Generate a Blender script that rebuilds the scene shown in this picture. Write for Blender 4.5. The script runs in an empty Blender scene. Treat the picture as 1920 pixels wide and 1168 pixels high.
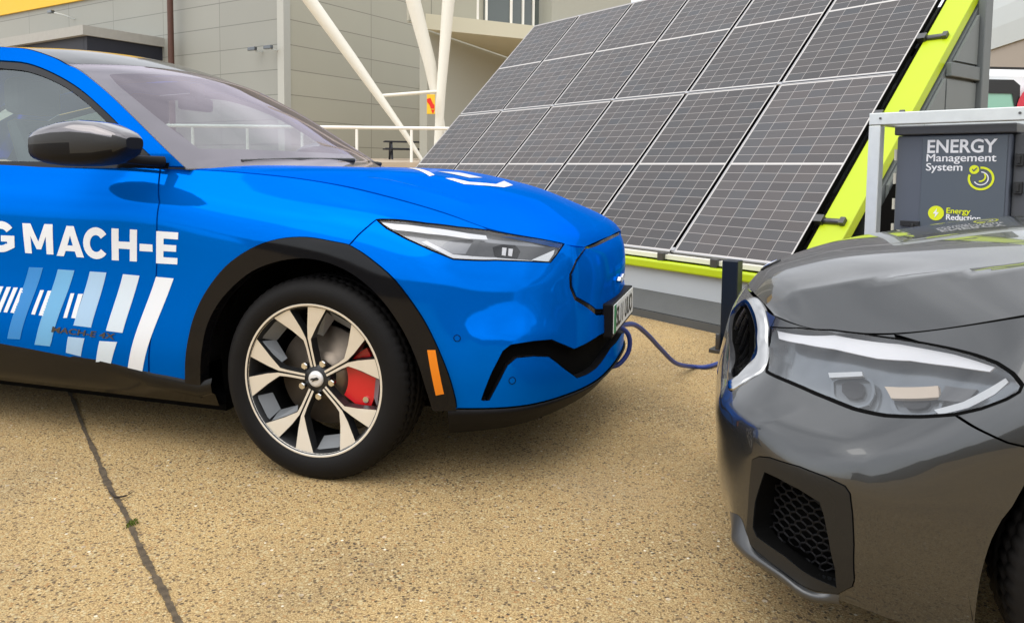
import bpy, bmesh, math, random
import numpy as np
from mathutils import Vector, Matrix, geometry
from math import radians as R, sin, cos, pi
random.seed(7)
C=bpy.context.scene
# ---------------------------------------------------------------- camera, sky, sun, exposure
cd=bpy.data.cameras.new('camera'); cam=bpy.data.objects.new('camera',cd); C.collection.objects.link(cam); C.camera=cam
cd.sensor_width=36; cd.lens=27; cd.shift_y=-159/1920; cd.clip_start=.05; cd.clip_end=2000
_p=math.atan(105/1440); _r=.011
_fw=Vector((0,cos(_p),-sin(_p))); _u0=Vector((0,sin(_p),cos(_p))); _x0=Vector((1,0,0))
_x=_x0*cos(_r)+_u0*sin(_r); _u=_u0*cos(_r)-_x0*sin(_r)
_m=Matrix.Identity(4)
for i in range(3): _m[i][0]=_x[i]; _m[i][1]=_u[i]; _m[i][2]=-_fw[i]
_m.translation=Vector((0,0,1.0895)); cam.matrix_world=_m
SUN_EL,SUN_AZ=R(60),R(222)          # azimuth clockwise from +Y: the sun is behind and to the left of the camera
w=bpy.data.worlds.new('World'); C.world=w; w.use_nodes=True
nt=w.node_tree; sky=nt.nodes.new('ShaderNodeTexSky'); sky.sky_type='NISHITA'; sky.sun_disc=False
sky.sun_elevation=SUN_EL; sky.sun_rotation=SUN_AZ; sky.air_density=1.0; sky.dust_density=0.8; sky.ozone_density=1.0
hs=nt.nodes.new('ShaderNodeHueSaturation'); hs.inputs['Saturation'].default_value=.35
nt.links.new(sky.outputs[0],hs.inputs['Color'])
# thin cloud cover over the clear sky: brightest overhead, as an overcast sky is
tcw=nt.nodes.new('ShaderNodeTexCoord'); sxw=nt.nodes.new('ShaderNodeSeparateXYZ'); nt.links.new(tcw.outputs['Generated'],sxw.inputs[0])
rw=nt.nodes.new('ShaderNodeMapRange'); rw.inputs[1].default_value=0; rw.inputs[2].default_value=1; rw.inputs[3].default_value=2.2; rw.inputs[4].default_value=6.5; nt.links.new(sxw.outputs[2],rw.inputs[0])
nzw=nt.nodes.new('ShaderNodeTexNoise'); nzw.inputs['Scale'].default_value=2.6; nzw.inputs['Detail'].default_value=4; nt.links.new(tcw.outputs['Generated'],nzw.inputs['Vector'])
rn=nt.nodes.new('ShaderNodeMapRange'); rn.inputs[1].default_value=.36; rn.inputs[2].default_value=.64; rn.inputs[3].default_value=.62; rn.inputs[4].default_value=1.3; nt.links.new(nzw.outputs[0],rn.inputs[0])
mw=nt.nodes.new('ShaderNodeMath'); mw.operation='MULTIPLY'; nt.links.new(rw.outputs[0],mw.inputs[0]); nt.links.new(rn.outputs[0],mw.inputs[1])
xw=nt.nodes.new('ShaderNodeMix'); xw.data_type='RGBA'; xw.inputs[0].default_value=.6; nt.links.new(hs.outputs[0],xw.inputs[6]); nt.links.new(mw.outputs[0],xw.inputs[7])
nt.links.new(xw.outputs[2],nt.nodes['Background'].inputs[0])
nt.nodes['Background'].inputs[1].default_value=.15
sl=bpy.data.lights.new('sun','SUN'); sl.energy=.6; sl.angle=R(60); sl.color=(1,.95,.87)
so=bpy.data.objects.new('sun',sl); C.collection.objects.link(so); so.location=(0,0,30)
so.rotation_euler=(R(90)-SUN_EL,0,pi-SUN_AZ)
C.view_settings.view_transform='Standard'; C.view_settings.look='None'; C.view_settings.exposure=1.32; C.view_settings.gamma=1
C.view_settings.use_curve_mapping=False
C.render.engine='CYCLES'; C.cycles.max_bounces=10; C.cycles.transparent_max_bounces=16; C.cycles.use_denoising=True
# ---------------------------------------------------------------- surfaces
def nat_basis(k):
    """matrix turning point values at knots k into second derivatives of the natural cubic spline"""
    n=len(k); A=np.zeros((n,n)); B=np.zeros((n,n)); A[0,0]=A[-1,-1]=1
    for i in range(1,n-1):
        h0=k[i]-k[i-1]; h1=k[i+1]-k[i]
        A[i,i-1]=h0; A[i,i]=2*(h0+h1); A[i,i+1]=h1
        B[i,i-1]=6/h0; B[i,i]=-6/h0-6/h1; B[i,i+1]=6/h1
    return np.linalg.solve(A,B)
class Surf:
    """smooth tensor spline through a net of points, parameters in about metres"""
    def __init__(s,net,ku=None,kv=None):
        s.net=np.array(net,float); d=np.linalg.norm
        if ku is None: ku=np.concatenate([[0],np.cumsum(d(np.diff(s.net,axis=0),axis=2).mean(1))])
        if kv is None: kv=np.concatenate([[0],np.cumsum(d(np.diff(s.net,axis=1),axis=2).mean(0))])
        s.ku=np.array(ku,float); s.kv=np.array(kv,float)
        s.Mu=nat_basis(s.ku); s.Mv=nat_basis(s.kv)
    @staticmethod
    def _w(t,k,M):
        n=len(k); i=np.clip(np.searchsorted(k,t)-1,0,n-2); h=k[i+1]-k[i]
        a=(k[i+1]-t)/h; b=1-a; W=np.zeros((len(t),n)); r=np.arange(len(t))
        W[r,i]+=a; W[r,i+1]+=b
        W+=((a**3-a)*h*h/6)[:,None]*M[i]+((b**3-b)*h*h/6)[:,None]*M[i+1]
        return W
    ridges=()
    def P0(s,u,v): return np.einsum('pi,pj,ijc->pc',s._w(u,s.ku,s.Mu),s._w(v,s.kv,s.Mv),s.net)
    def P(s,u,v):
        u=np.atleast_1d(np.asarray(u,float)); v=np.atleast_1d(np.asarray(v,float)); p=s.P0(u,v)
        if s.ridges:
            d=0
            for f in s.ridges: d=d+f(u,v)
            e=3e-3; n=np.cross(s.P0(u+e,v)-s.P0(u-e,v),s.P0(u,v+e)-s.P0(u,v-e)); n/=np.linalg.norm(n,axis=1)[:,None]+1e-12
            p=p-n*d[:,None]
        return p
    def N(s,u,v,e=2.5e-3):
        u=np.atleast_1d(np.asarray(u,float)); v=np.atleast_1d(np.asarray(v,float))
        n=np.cross(s.P(u+e,v)-s.P(u-e,v),s.P(u,v+e)-s.P(u,v-e))
        return n/(np.linalg.norm(n,axis=1)[:,None]+1e-12)

def ridge(line,A,w1,w2,e=.25,sym=None,amp=None):
    """pressed crease along a line of (u,v): height A, falling off over w1 above and w2 below it, fading at both ends"""
    L=np.array(line); o=np.argsort(L[:,0]); L=L[o]; am=None if amp is None else np.array(amp)[o]
    def f(u,v):
        if sym is not None: u=np.where(u>sym,2*sym-u,u)
        vc=np.interp(u,L[:,0],L[:,1]); t=(u-L[0,0])/(L[-1,0]-L[0,0]); t=np.clip(t,0,1); fade=np.clip(4*t,0,1)*np.clip(4*(1-t),0,1); fade=fade*fade*(3-2*fade)
        if am is not None:
            i=np.clip(np.searchsorted(L[:,0],u)-1,0,len(L)-2); q=np.clip((u-L[i,0])/(L[i+1,0]-L[i,0]),0,1); q=q*q*(3-2*q); fade=am[i]*(1-q)+am[i+1]*q
        x=(v-vc)/np.where(v>vc,w1,w2)
        return A*fade*np.exp(e-np.sqrt(x*x+e*e))
    return f
# ---- blue car: local axes f forward from the front axle, l to its right, z up
def net_from(cols): return [[(f,l,z) for f,l,z in zip(*c)] for c in cols]
def K(x): return [x]*8
BLUE_COLS=[
 (K(-3.75),[.70,.74,.76,.78,.79,.79,.76,.66],[.30,.40,.52,.64,.76,.88,.99,1.10]),
 (K(-3.3),[.86,.90,.91,.92,.93,.93,.89,.74],[.30,.40,.52,.64,.76,.88,.99,1.12]),
 (K(-2.9),[.90,.93,.935,.94,.945,.945,.915,.80],[.30,.40,.52,.64,.76,.88,.99,1.12]),
 (K(-2.2),[.90,.922,.925,.92,.924,.93,.91,.825],[.30,.40,.52,.64,.76,.88,.985,1.11]),
 (K(-1.5),[.895,.917,.92,.912,.915,.92,.905,.835],[.30,.40,.52,.64,.76,.875,.98,1.095]),
 (K(-1.0),[.895,.918,.921,.912,.915,.92,.903,.83],[.30,.40,.52,.64,.76,.872,.975,1.088]),
 ([-.62]*8,[.897,.920,.924,.918,.918,.92,.898,.81],[.30,.40,.52,.64,.76,.87,.97,1.083]),
 ([-.3]*8,[.90,.925,.932,.930,.930,.925,.885,.77],[.30,.40,.52,.64,.76,.865,.96,1.066]),
 (K(0),[.915,.935,.938,.938,.935,.922,.872,.745],[.30,.40,.52,.64,.76,.857,.945,1.030]),
 (K(.25),[.91,.925,.925,.922,.910,.882,.825,.725],[.29,.40,.52,.64,.755,.845,.92,.976]),
 (K(.45),[.865,.885,.885,.875,.860,.825,.775,.710],[.285,.40,.52,.635,.74,.815,.875,.921]),
 ([.56]*8,[.83,.845,.838,.818,.802,.775,.745,.70],[.285,.395,.51,.62,.715,.785,.845,.886]),
 ([.70,.705,.70,.694,.692,.692,.695,.70],[.75,.765,.755,.726,.712,.69,.665,.635],[.285,.395,.51,.62,.70,.76,.81,.855]),
 ([.80,.805,.80,.797,.797,.798,.80,.80],[.60,.615,.608,.597,.587,.575,.56,.545],[.285,.39,.50,.61,.68,.735,.785,.826]),
 ([.86,.865,.862,.859,.858,.856,.85,.843],[.44,.45,.45,.44,.44,.44,.435,.43],[.285,.39,.50,.60,.67,.73,.775,.81]),
 ([.895,.90,.90,.90,.905,.90,.89,.862],[.2]*8,[.285,.39,.50,.60,.67,.73,.775,.815]),
 ([.90,.905,.91,.91,.912,.905,.893,.867],[0]*8,[.285,.39,.50,.60,.67,.73,.775,.818])]
def mirror_cols(cols,n): return cols+[(c[0],[-x for x in c[1]],c[2]) for c in cols[-2:-2-n:-1]]
BLUE_SIDE=Surf(net_from(mirror_cols(BLUE_COLS,9)),kv=[.30,.40,.52,.64,.75,.84,.92,1.01])
def hood_net(rows): return [r+[(f,-l,z) for f,l,z in r[-2::-1]] for r in rows]
BLUE_HOOD=Surf(hood_net([
 [(-.62,.81,1.083),(-.53,.6,1.098),(-.45,.4,1.100),(-.39,.2,1.098),(-.36,0,1.097)],
 [(-.3,.77,1.066),(-.22,.575,1.090),(-.16,.385,1.097),(-.13,.19,1.096),(-.12,0,1.095)],
 [(0,.745,1.030),(.05,.56,1.062),(.085,.37,1.082),(.105,.19,1.085),(.11,0,1.086)],
 [(.25,.725,.976),(.29,.54,1.016),(.32,.36,1.040),(.335,.18,1.047),(.34,0,1.049)],
 [(.45,.71,.921),(.49,.53,.960),(.52,.35,.986),(.535,.18,.995),(.54,0,.998)],
 [(.56,.70,.886),(.60,.52,.922),(.63,.35,.943),(.645,.17,.952),(.65,0,.954)],
 [(.70,.635,.855),(.735,.48,.880),(.755,.32,.893),(.762,.16,.897),(.765,0,.898)],
 [(.80,.545,.826),(.82,.42,.840),(.832,.28,.847),(.838,.14,.849),(.84,0,.849)],
 [(.843,.43,.810),(.852,.33,.813),(.859,.22,.816),(.864,.11,.818),(.867,0,.818)]]))
def gl(z): return .835-.30*(z-1.09)-.22*(z-1.09)**2
BLUE_GLASS=Surf([[(f,gl(z),z) for z in (1.04,1.15,1.26,1.37,1.48,1.58,1.66)] for f in np.linspace(-4,0,9)],ku=np.linspace(-4,0,9),kv=(1.04,1.15,1.26,1.37,1.48,1.58,1.66))

# ---- grey car: l to its left
GREY_COLS=[
 (K(-3.7),[.72,.75,.77,.78,.79,.79,.77,.70],[.22,.32,.42,.53,.65,.78,.90,.98]),
 (K(-3.3),[.86,.88,.90,.91,.915,.915,.89,.78],[.22,.32,.42,.53,.65,.78,.90,.985]),
 (K(-2.2),[.90,.925,.93,.932,.935,.93,.90,.80],[.20,.30,.40,.52,.64,.76,.89,.98]),
 (K(-1.4),[.895,.92,.925,.925,.925,.925,.90,.80],[.19,.29,.39,.51,.63,.75,.88,.97]),
 (K(-.7),[.895,.92,.925,.925,.925,.925,.90,.79],[.19,.29,.39,.49,.58,.70,.84,.955]),
 (K(-.2),[.905,.922,.930,.935,.935,.930,.905,.80],[.19,.29,.39,.49,.57,.68,.80,.905]),
 ([.23,.23,.22,.20,.18,.155,.13,.12],[.895,.912,.918,.920,.920,.916,.893,.80],[.19,.29,.39,.49,.56,.65,.77,.865]),
 ([.49,.49,.48,.46,.445,.41,.35,.30],[.845,.860,.866,.869,.868,.862,.845,.785],[.19,.29,.40,.48,.53,.61,.71,.822]),
 ([.68,.70,.70,.695,.675,.585,.51,.51],[.75,.765,.77,.765,.755,.735,.70,.63],[.19,.29,.40,.47,.503,.575,.66,.738]),
 ([.795,.825,.83,.825,.815,.70,.64,.62],[.63,.635,.635,.635,.63,.62,.58,.53],[.19,.29,.40,.472,.505,.577,.65,.713]),
 ([.855,.885,.89,.893,.886,.80,.735,.70],[.50,.505,.505,.505,.50,.50,.475,.45],[.19,.29,.40,.475,.507,.577,.645,.705]),
 ([.88,.905,.913,.915,.905,.845,.805,.778],[.36]*8,[.19,.29,.40,.47,.505,.575,.65,.715]),
 ([.89,.92,.93,.928,.922,.902,.88,.832],[.2]*8,[.19,.29,.40,.47,.505,.575,.66,.735]),
 ([.90,.93,.94,.94,.938,.925,.905,.86],[0]*8,[.19,.29,.40,.47,.505,.575,.66,.74])]
GREY_SIDE=Surf(net_from(mirror_cols(GREY_COLS,8)),kv=[.20,.30,.40,.475,.51,.59,.68,.80])
GREY_HOOD=Surf(hood_net([
 [(-.7,.79,.955),(-.62,.58,.985),(-.57,.38,1.00),(-.54,.19,1.005),(-.53,0,1.005)],
 [(-.2,.80,.905),(-.15,.58,.955),(-.12,.38,.978),(-.10,.19,.985),(-.09,0,.987)],
 [(.12,.80,.865),(.16,.58,.918),(.18,.38,.945),(.20,.19,.955),(.21,0,.957)],
 [(.30,.785,.822),(.36,.57,.875),(.40,.37,.905),(.42,.18,.915),(.43,0,.918)],
 [(.51,.63,.738),(.57,.47,.812),(.61,.32,.852),(.63,.16,.866),(.64,0,.869)],
 [(.62,.53,.713),(.67,.40,.780),(.71,.27,.817),(.73,.13,.830),(.74,0,.832)],
 [(.70,.45,.705),(.745,.34,.755),(.78,.23,.785),(.80,.115,.795),(.81,0,.798)],
 [(.772,.362,.714),(.80,.28,.727),(.826,.2,.737),(.848,.1,.742),(.857,0,.743)]]))
BLUE_POSE=(-.411,3.499,-.2939); GREY_POSE=(1.5498,2.0995,2.79253)

RIDGE_UV={}
F={'door_gap':[(3.0525,1.013),(3.1205,0.9099),(3.1195,0.7847),(3.1034,0.6421),(3.0914,0.4829),(3.0476,0.3032)],
'body_bottom':[(2.3336,0.3721),(2.496,0.3605),(2.6532,0.3469),(2.8544,0.3225),(3.0489,0.2989),(3.2142,0.2826)],
'arch_out':[(3.2142,0.2826),(3.2312,0.3511),(3.2582,0.4558),(3.2904,0.5567),(3.3418,0.6466),(3.4253,0.7307),(3.5291,0.7881),(3.6367,0.8226),(3.7488,0.835),(3.8575,0.8259),(3.9752,0.7869),(4.0741,0.7178),(4.1599,0.6171),(4.2162,0.5192),(4.2628,0.4129),(4.2829,0.3369),(4.2856,0.3001)],
'arch_in':[(3.275,0.239),(3.2879,0.3031),(3.3163,0.4207),(3.3492,0.5316),(3.4119,0.6266),(3.5164,0.7092),(3.628,0.7525),(3.7437,0.7711),(3.8479,0.7594),(3.9463,0.7209),(4.0361,0.6537),(4.1064,0.5613),(4.1589,0.4529),(4.1894,0.3509),(4.203,0.297)],
'headlight':[(3.9758,0.9076),(4.0254,0.9159),(4.1391,0.9308),(4.2466,0.9568),(4.3551,0.9994),(4.5149,1.0098),(4.6637,1.0151),(4.6335,0.9317),(4.6084,0.8782),(4.5071,0.8642),(4.4001,0.8497),(4.2589,0.8167),(4.1854,0.8316),(4.0892,0.8593),(4.0188,0.8838)],
'grille_edge':[(5.2151,1.0083),(5.0276,1.0198),(4.8367,0.9976),(4.7495,0.8994),(4.7131,0.82),(4.7205,0.7421),(4.7509,0.6703)],
'intake_top':[(4.3745,0.3289),(4.4098,0.4159),(4.4459,0.4928),(4.4711,0.5118),(4.5555,0.519),(4.6276,0.5194),(4.694,0.4908),(4.7457,0.4633),(4.8296,0.4673),(4.9365,0.4743)],
'intake_bot':[(4.3996,0.3284),(4.4306,0.3829),(4.4608,0.443),(4.4918,0.4671),(4.5548,0.4677),(4.6166,0.4592),(4.6579,0.4287),(4.698,0.3964),(4.7667,0.3492),(4.8334,0.3452),(4.9208,0.3489)],
'marker':[(4.1933,0.4904),(4.2205,0.4918),(4.2467,0.3526),(4.2185,0.3468)],
'sensor':[(4.2907,0.5365),(4.4769,0.3889)],
'bumper_seam':[(3.9056,0.8203),(3.9309,0.8533),(3.9559,0.8819),(3.9758,0.9076)],
's1':[(2.499,0.6883),(2.5688,0.6894),(2.4559,0.4238),(2.4463,0.4012),(2.3794,0.3982),(2.3896,0.4232)],
's2':[(2.6428,0.6868),(2.7239,0.6866),(2.6068,0.4049),(2.5943,0.3842),(2.5162,0.3846),(2.5302,0.412)],
's3':[(2.7986,0.6861),(2.8775,0.6859),(2.8072,0.4746),(2.7222,0.4769)],
's3b':[(2.6928,0.4308),(2.7734,0.4306),(2.7396,0.3545),(2.6688,0.3639)],
's4':[(2.9554,0.6839),(3.0324,0.682),(2.9557,0.4649),(2.8781,0.4674)],
's4b':[(2.8445,0.4256),(2.9281,0.4279),(2.8781,0.3336),(2.807,0.336)],
's5':[(3.1087,0.6821),(3.189,0.6806),(3.0151,0.3022),(2.9496,0.3092)],
'q1':[(2.3826,0.6067),(2.4046,0.6079),(2.3534,0.5027),(2.331,0.5013)],
'q2':[(2.4183,0.6065),(2.4402,0.6077),(2.3894,0.505),(2.37,0.5059)],
'q3':[(2.4539,0.6064),(2.4729,0.6074),(2.4253,0.5052),(2.406,0.5061)],
'q4':[(2.554,0.6035),(2.5727,0.6046),(2.5315,0.5058),(2.5126,0.5066)],
'q5':[(2.5914,0.6035),(2.6099,0.6046),(2.5719,0.5042),(2.5504,0.5049)],
'q6':[(2.7049,0.5996),(2.7231,0.6007),(2.691,0.5038),(2.6727,0.5026)],
'q7':[(2.7414,0.5997),(2.7646,0.601),(2.7327,0.5045),(2.7119,0.5052)],
'q0':[(2.3466,0.6069),(2.366,0.6079),(2.3142,0.5023),(2.2945,0.5032)],
'L_M':[(2.4827,0.8324),(2.6337,0.8331),(2.6265,0.7381),(2.4852,0.7381)],
'L_A':[(2.6571,0.8307),(2.7807,0.8301),(2.7748,0.7334),(2.6418,0.7347)],
'L_C':[(2.7807,0.8296),(2.8988,0.8286),(2.8891,0.731),(2.7718,0.7322)],
'L_H':[(2.9145,0.829),(3.0316,0.828),(3.0225,0.7299),(2.9061,0.73)],
'L_dash':[(3.0401,0.7868),(3.0986,0.7862),(3.098,0.7641),(3.038,0.7642)],
'L_E':[(3.1189,0.8269),(3.2166,0.8259),(3.2072,0.7281),(3.111,0.7278)],
'L_G':[(2.2987,0.8344),(2.442,0.8348),(2.4317,0.7382),(2.2852,0.7371)],
'badge':[(2.6123,0.4439),(2.9165,0.4373),(2.6219,0.4678)],
'pillar_low':[(-1.6924,1.5388),(-1.5345,1.5217),(-1.3658,1.4718),(-1.1944,1.3991),(-1.0222,1.2994),(-0.8589,1.1925),(-0.7033,1.091)],
'trim_low':[(-1.6736,1.5042),(-1.516,1.4853),(-1.3332,1.4317),(-1.1788,1.3608),(-1.0411,1.278),(-0.956,1.2179),(-0.7512,1.0966)],
'pillar_up':[(-1.7301,1.6045),(-1.5705,1.5885),(-1.4009,1.5436),(-1.3133,1.51),(-1.2305,1.4819),(-1.055,1.3873),(-0.8864,1.2808),(-0.7295,1.176),(-0.5993,1.09)],
'glass_bot':[(-1.5069,1.1187),(-1.3376,1.1153)],
'hoodmark1':[(0.3998,0.5922),(0.3726,0.7005),(0.6662,0.3805),(0.6711,0.3324)],
'hoodmark2':[(0.5852,0.5494),(0.6252,0.6834),(0.7577,0.6489),(0.7465,0.5286)],
'hoodmark3':[(0.7248,0.3596),(0.7373,0.4011),(0.807,0.4016),(0.8694,0.5292),(0.8292,0.736),(0.9035,0.6464),(0.9166,0.5025),(0.8586,0.3902),(0.8189,0.3332)],
'hl_in1':[(3.9883,0.9037),(4.0383,0.906),(4.143,0.9194),(4.2896,0.9455),(4.3499,0.9627),(4.3598,0.9391),(4.2954,0.9183),(4.1512,0.894),(4.0544,0.8855),(4.0361,0.8863)],
'hl_dark':[(4.226,0.833),(4.3062,0.8568),(4.32,0.8875),(4.3335,0.9222),(4.6279,0.9794),(4.6207,0.9294),(4.602,0.8888),(4.5056,0.8748),(4.3991,0.8587),(4.2741,0.832)],
'hl_proj':[(4.417,0.9153),(4.4321,0.9173),(4.4334,0.8779),(4.42,0.8773)],
'hl_proj2':[(4.4399,0.9168),(4.4552,0.9186),(4.4566,0.8804),(4.4429,0.8799)],
'hl_ring':[(4.3836,0.9074),(4.4177,0.9368),(4.4607,0.9463),(4.4853,0.9156),(4.4792,0.8748),(4.4275,0.862),(4.3939,0.8713)],
'hl_tri':[(4.5323,0.8777),(4.6222,0.9585),(4.6207,0.9294),(4.6052,0.8835)],
'hl_div':[(4.314,0.9229),(4.3381,0.9298),(4.325,0.8538),(4.2936,0.8444)],
'hl_lowstrip':[(4.1432,0.8591),(4.1592,0.8665),(4.2555,0.8371),(4.3893,0.8612),(4.5368,0.8758),(4.5376,0.8704),(4.3996,0.8542),(4.2545,0.8219)],
'g_headlight':[(4.8283,0.7405),(4.7205,0.7886),(4.6003,0.8059),(4.4843,0.8012),(4.4011,0.7848),(4.3466,0.7686),(4.2943,0.7504),(4.2381,0.7297),(4.1872,0.709),(4.1431,0.6857),(4.1135,0.6649),(4.1115,0.6539),(4.1249,0.6433),(4.158,0.6276),(4.1988,0.616),(4.2594,0.6083),(4.3427,0.6011),(4.4311,0.5988),(4.4988,0.6001),(4.5477,0.6007),(4.6302,0.6052),(4.713,0.6082),(4.7892,0.6593)],
'g_kid_out':[(5.0098,0.6297),(5.0467,0.6753),(5.0777,0.7088),(5.0484,0.7547),(5.0178,0.7965),(4.9644,0.8119),(4.8976,0.799),(4.8423,0.7411),(4.8081,0.6827),(4.729,0.6152),(4.7301,0.5708),(4.7189,0.5373),(4.7654,0.5367),(4.9107,0.5548)],
'g_kid_in':[(4.97,0.6271),(4.9984,0.6613),(5.0146,0.6944),(5.0094,0.7401),(4.9831,0.7445),(4.9288,0.7192),(4.8904,0.6802),(4.8616,0.6347),(4.8126,0.5966),(4.7608,0.5708),(4.7663,0.561),(4.8663,0.5693)],
'g_int_out':[(4.5272,0.4259),(4.506,0.4433),(4.4744,0.454),(4.3987,0.4616),(4.3398,0.4587),(4.3012,0.451),(4.2899,0.4379),(4.2818,0.3985),(4.271,0.3382),(4.2658,0.2689),(4.2709,0.251),(4.3055,0.2211),(4.3476,0.2223),(4.4301,0.2363),(4.5176,0.25),(4.5349,0.2697),(4.53,0.3193)],
'g_int_in':[(4.4845,0.4149),(4.4483,0.416),(4.3947,0.4113),(4.3486,0.3995),(4.3376,0.3752),(4.3225,0.3324),(4.3063,0.2772),(4.3061,0.2365),(4.3561,0.2482),(4.4223,0.2653),(4.4998,0.2732),(4.5123,0.2859),(4.507,0.3398)],
'g_lip':[(4.6402,0.2632),(4.5629,0.2917),(4.5144,0.285),(4.506,0.2554),(4.4316,0.2318),(4.3486,0.2179),(4.302,0.2187),(4.327,0.1878),(4.3858,0.185),(4.4646,0.1871),(4.5864,0.1862),(4.7747,0.134)],
'g_seam':[(4.1959,0.6151),(4.1685,0.6037),(4.1202,0.5823),(4.0812,0.5639),(4.0502,0.549)],
'g_arch':[(4.0242,0.4877),(4.0361,0.4741),(4.0429,0.4546),(4.0456,0.4203),(4.0462,0.3825),(4.0471,0.3415),(4.0468,0.295),(4.0452,0.2446)],
'g_drl1':[(4.8103,0.7361),(4.5967,0.7931),(4.4044,0.7729),(4.2941,0.7415),(4.1967,0.7068),(4.2034,0.6992),(4.2898,0.7145),(4.3873,0.7262),(4.4632,0.723),(4.5809,0.7324),(4.6926,0.7273),(4.7882,0.7097)],
'g_hl_lens1':[(4.5691,0.6482),(4.5458,0.6661),(4.5062,0.6731),(4.477,0.669),(4.4565,0.6478),(4.4477,0.625),(4.4691,0.6118),(4.5052,0.6091),(4.5435,0.6205)],
'g_hl_lens2':[(4.4139,0.6565),(4.3975,0.6715),(4.3479,0.6773),(4.3081,0.6687),(4.2803,0.6456),(4.2785,0.6298),(4.3158,0.6221),(4.3554,0.6216),(4.3932,0.6365)],
'g_hl_strip':[(4.2642,0.6286),(4.2154,0.6445),(4.1822,0.6688),(4.1624,0.6845),(4.1507,0.6762),(4.1614,0.656),(4.1932,0.633),(4.2414,0.6193)],
'g_gap_hood':[(4.8305,0.7451),(4.6019,0.811),(4.4,0.7882)],
'g_crease':[(4.5848,0.4977),(4.5128,0.5235),(4.421,0.5267),(4.3388,0.5151),(4.304,0.5034),(4.2616,0.5217),(4.1954,0.5375),(4.1196,0.5386)],
'g_lipcrest':[(4.6778,0.209),(4.5874,0.2217),(4.5025,0.221),(4.4381,0.213),(4.3657,0.2049),(4.3175,0.2027),(4.284,0.2094)],
'g_hoodline':[(1.492,0.1795),(1.3593,0.2093),(1.2228,0.2046),(1.0516,0.1768),(0.9156,0.1487)],
'g_bar1':[(4.4311,0.6607),(4.3112,0.6774),(4.2888,0.6557),(4.3965,0.6418)],
'g_glint':[(4.5792,0.6588),(4.4984,0.6823),(4.4921,0.6723),(4.5691,0.6482)],
'g_dark1':[(4.2937,0.6781),(4.2139,0.6699),(4.2151,0.6465),(4.2859,0.6506)],
'g_crease2':[(4.6094,0.564),(4.4637,0.5528),(4.3592,0.5359)],
'b_crease':[(4.2752,0.5987),(4.3677,0.5294),(4.4571,0.5406),(4.5552,0.5522),(4.7003,0.5406)],
'b_hoodline':[(0.4825,0.0946),(0.5819,0.1239),(0.6578,0.1285),(0.8245,0.1254),(0.9558,0.1341),(1.0575,0.1451)],
'g_bladeT':[(4.6374,0.2671),(4.5665,0.2878),(4.5336,0.2627),(4.497,0.2418),(4.4193,0.2324),(4.3443,0.2185),(4.3006,0.2193)],
'g_bladeB':[(4.6003,0.2499),(4.5644,0.2432),(4.5244,0.239),(4.4775,0.2383),(4.4106,0.2313),(4.344,0.2133),(4.3045,0.2097)],
'g_badge':[(1.4537,0.3913),(1.4246,0.4292),(1.3905,0.4467),(1.3752,0.423),(1.4008,0.3783),(1.4324,0.3604)]}
BLUE_SIDE.ridges=(ridge(F['b_crease'],.010,.045,.07,sym=BLUE_SIDE.ku[16]),)
BLUE_HOOD.ridges=(ridge(F['b_hoodline'],.010,.03,.05,e=.15),ridge([(u,BLUE_HOOD.kv[-1]-v) for u,v in F['b_hoodline']],.010,.05,.03,e=.15))
GREY_SIDE.ridges=(ridge(F['g_crease'],.007,.03,.04,e=.08,sym=GREY_SIDE.ku[13],amp=(.2,1,1,1,.85,.4,.12,0)),ridge(F['g_lipcrest'],.040,.045,.020,e=.25,sym=GREY_SIDE.ku[13]),)
GREY_HOOD.ridges=(ridge(F['g_hoodline'],.014,.035,.07,e=.10,amp=(0,.6,1,1,1)),ridge([(u,GREY_HOOD.kv[-1]-v) for u,v in F['g_hoodline']],.014,.07,.035,e=.10,amp=(0,.6,1,1,1)))
# ---------------------------------------------------------------- materials
M={}
def srgb(r,g,b):
    f=lambda c:(c/255/12.92 if c<=10 else ((c/255+.055)/1.055)**2.4)
    return (f(r),f(g),f(b))
def mat(name,base,rough=.5,metal=0,coat=0,var=0,vscale=6,bump=0,bscale=60,spec=.5,coatrough=.03):
    m=bpy.data.materials.new(name); m.use_nodes=True; n=m.node_tree.nodes; L=m.node_tree.links; b=n['Principled BSDF']
    b.inputs['Base Color'].default_value=(*base,1); b.inputs['Roughness'].default_value=rough; b.inputs['Metallic'].default_value=metal
    b.inputs['Coat Weight'].default_value=coat; b.inputs['Coat Roughness'].default_value=coatrough; b.inputs['Specular IOR Level'].default_value=spec
    tc=n.new('ShaderNodeTexCoord')
    nz=n.new('ShaderNodeTexNoise'); nz.inputs['Scale'].default_value=vscale; nz.inputs['Detail'].default_value=6
    L.new(tc.outputs['Object'],nz.inputs['Vector'])
    mx=n.new('ShaderNodeMix'); mx.data_type='RGBA'
    v=max(var,.02); mx.inputs[6].default_value=(*[c*(1-v) for c in base],1); mx.inputs[7].default_value=(*[min(1,c*(1+v)) for c in base],1)
    L.new(nz.outputs[0],mx.inputs[0]); L.new(mx.outputs[2],b.inputs['Base Color'])
    if bump:
        nb=n.new('ShaderNodeTexNoise'); nb.inputs['Scale'].default_value=bscale; nb.inputs['Detail'].default_value=4
        L.new(tc.outputs['Object'],nb.inputs['Vector']); bp=n.new('ShaderNodeBump'); bp.inputs['Strength'].default_value=bump; bp.inputs['Distance'].default_value=.005
        L.new(nb.outputs[0],bp.inputs['Height']); L.new(bp.outputs[0],b.inputs['Normal'])
    M[name]=m; return m
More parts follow.
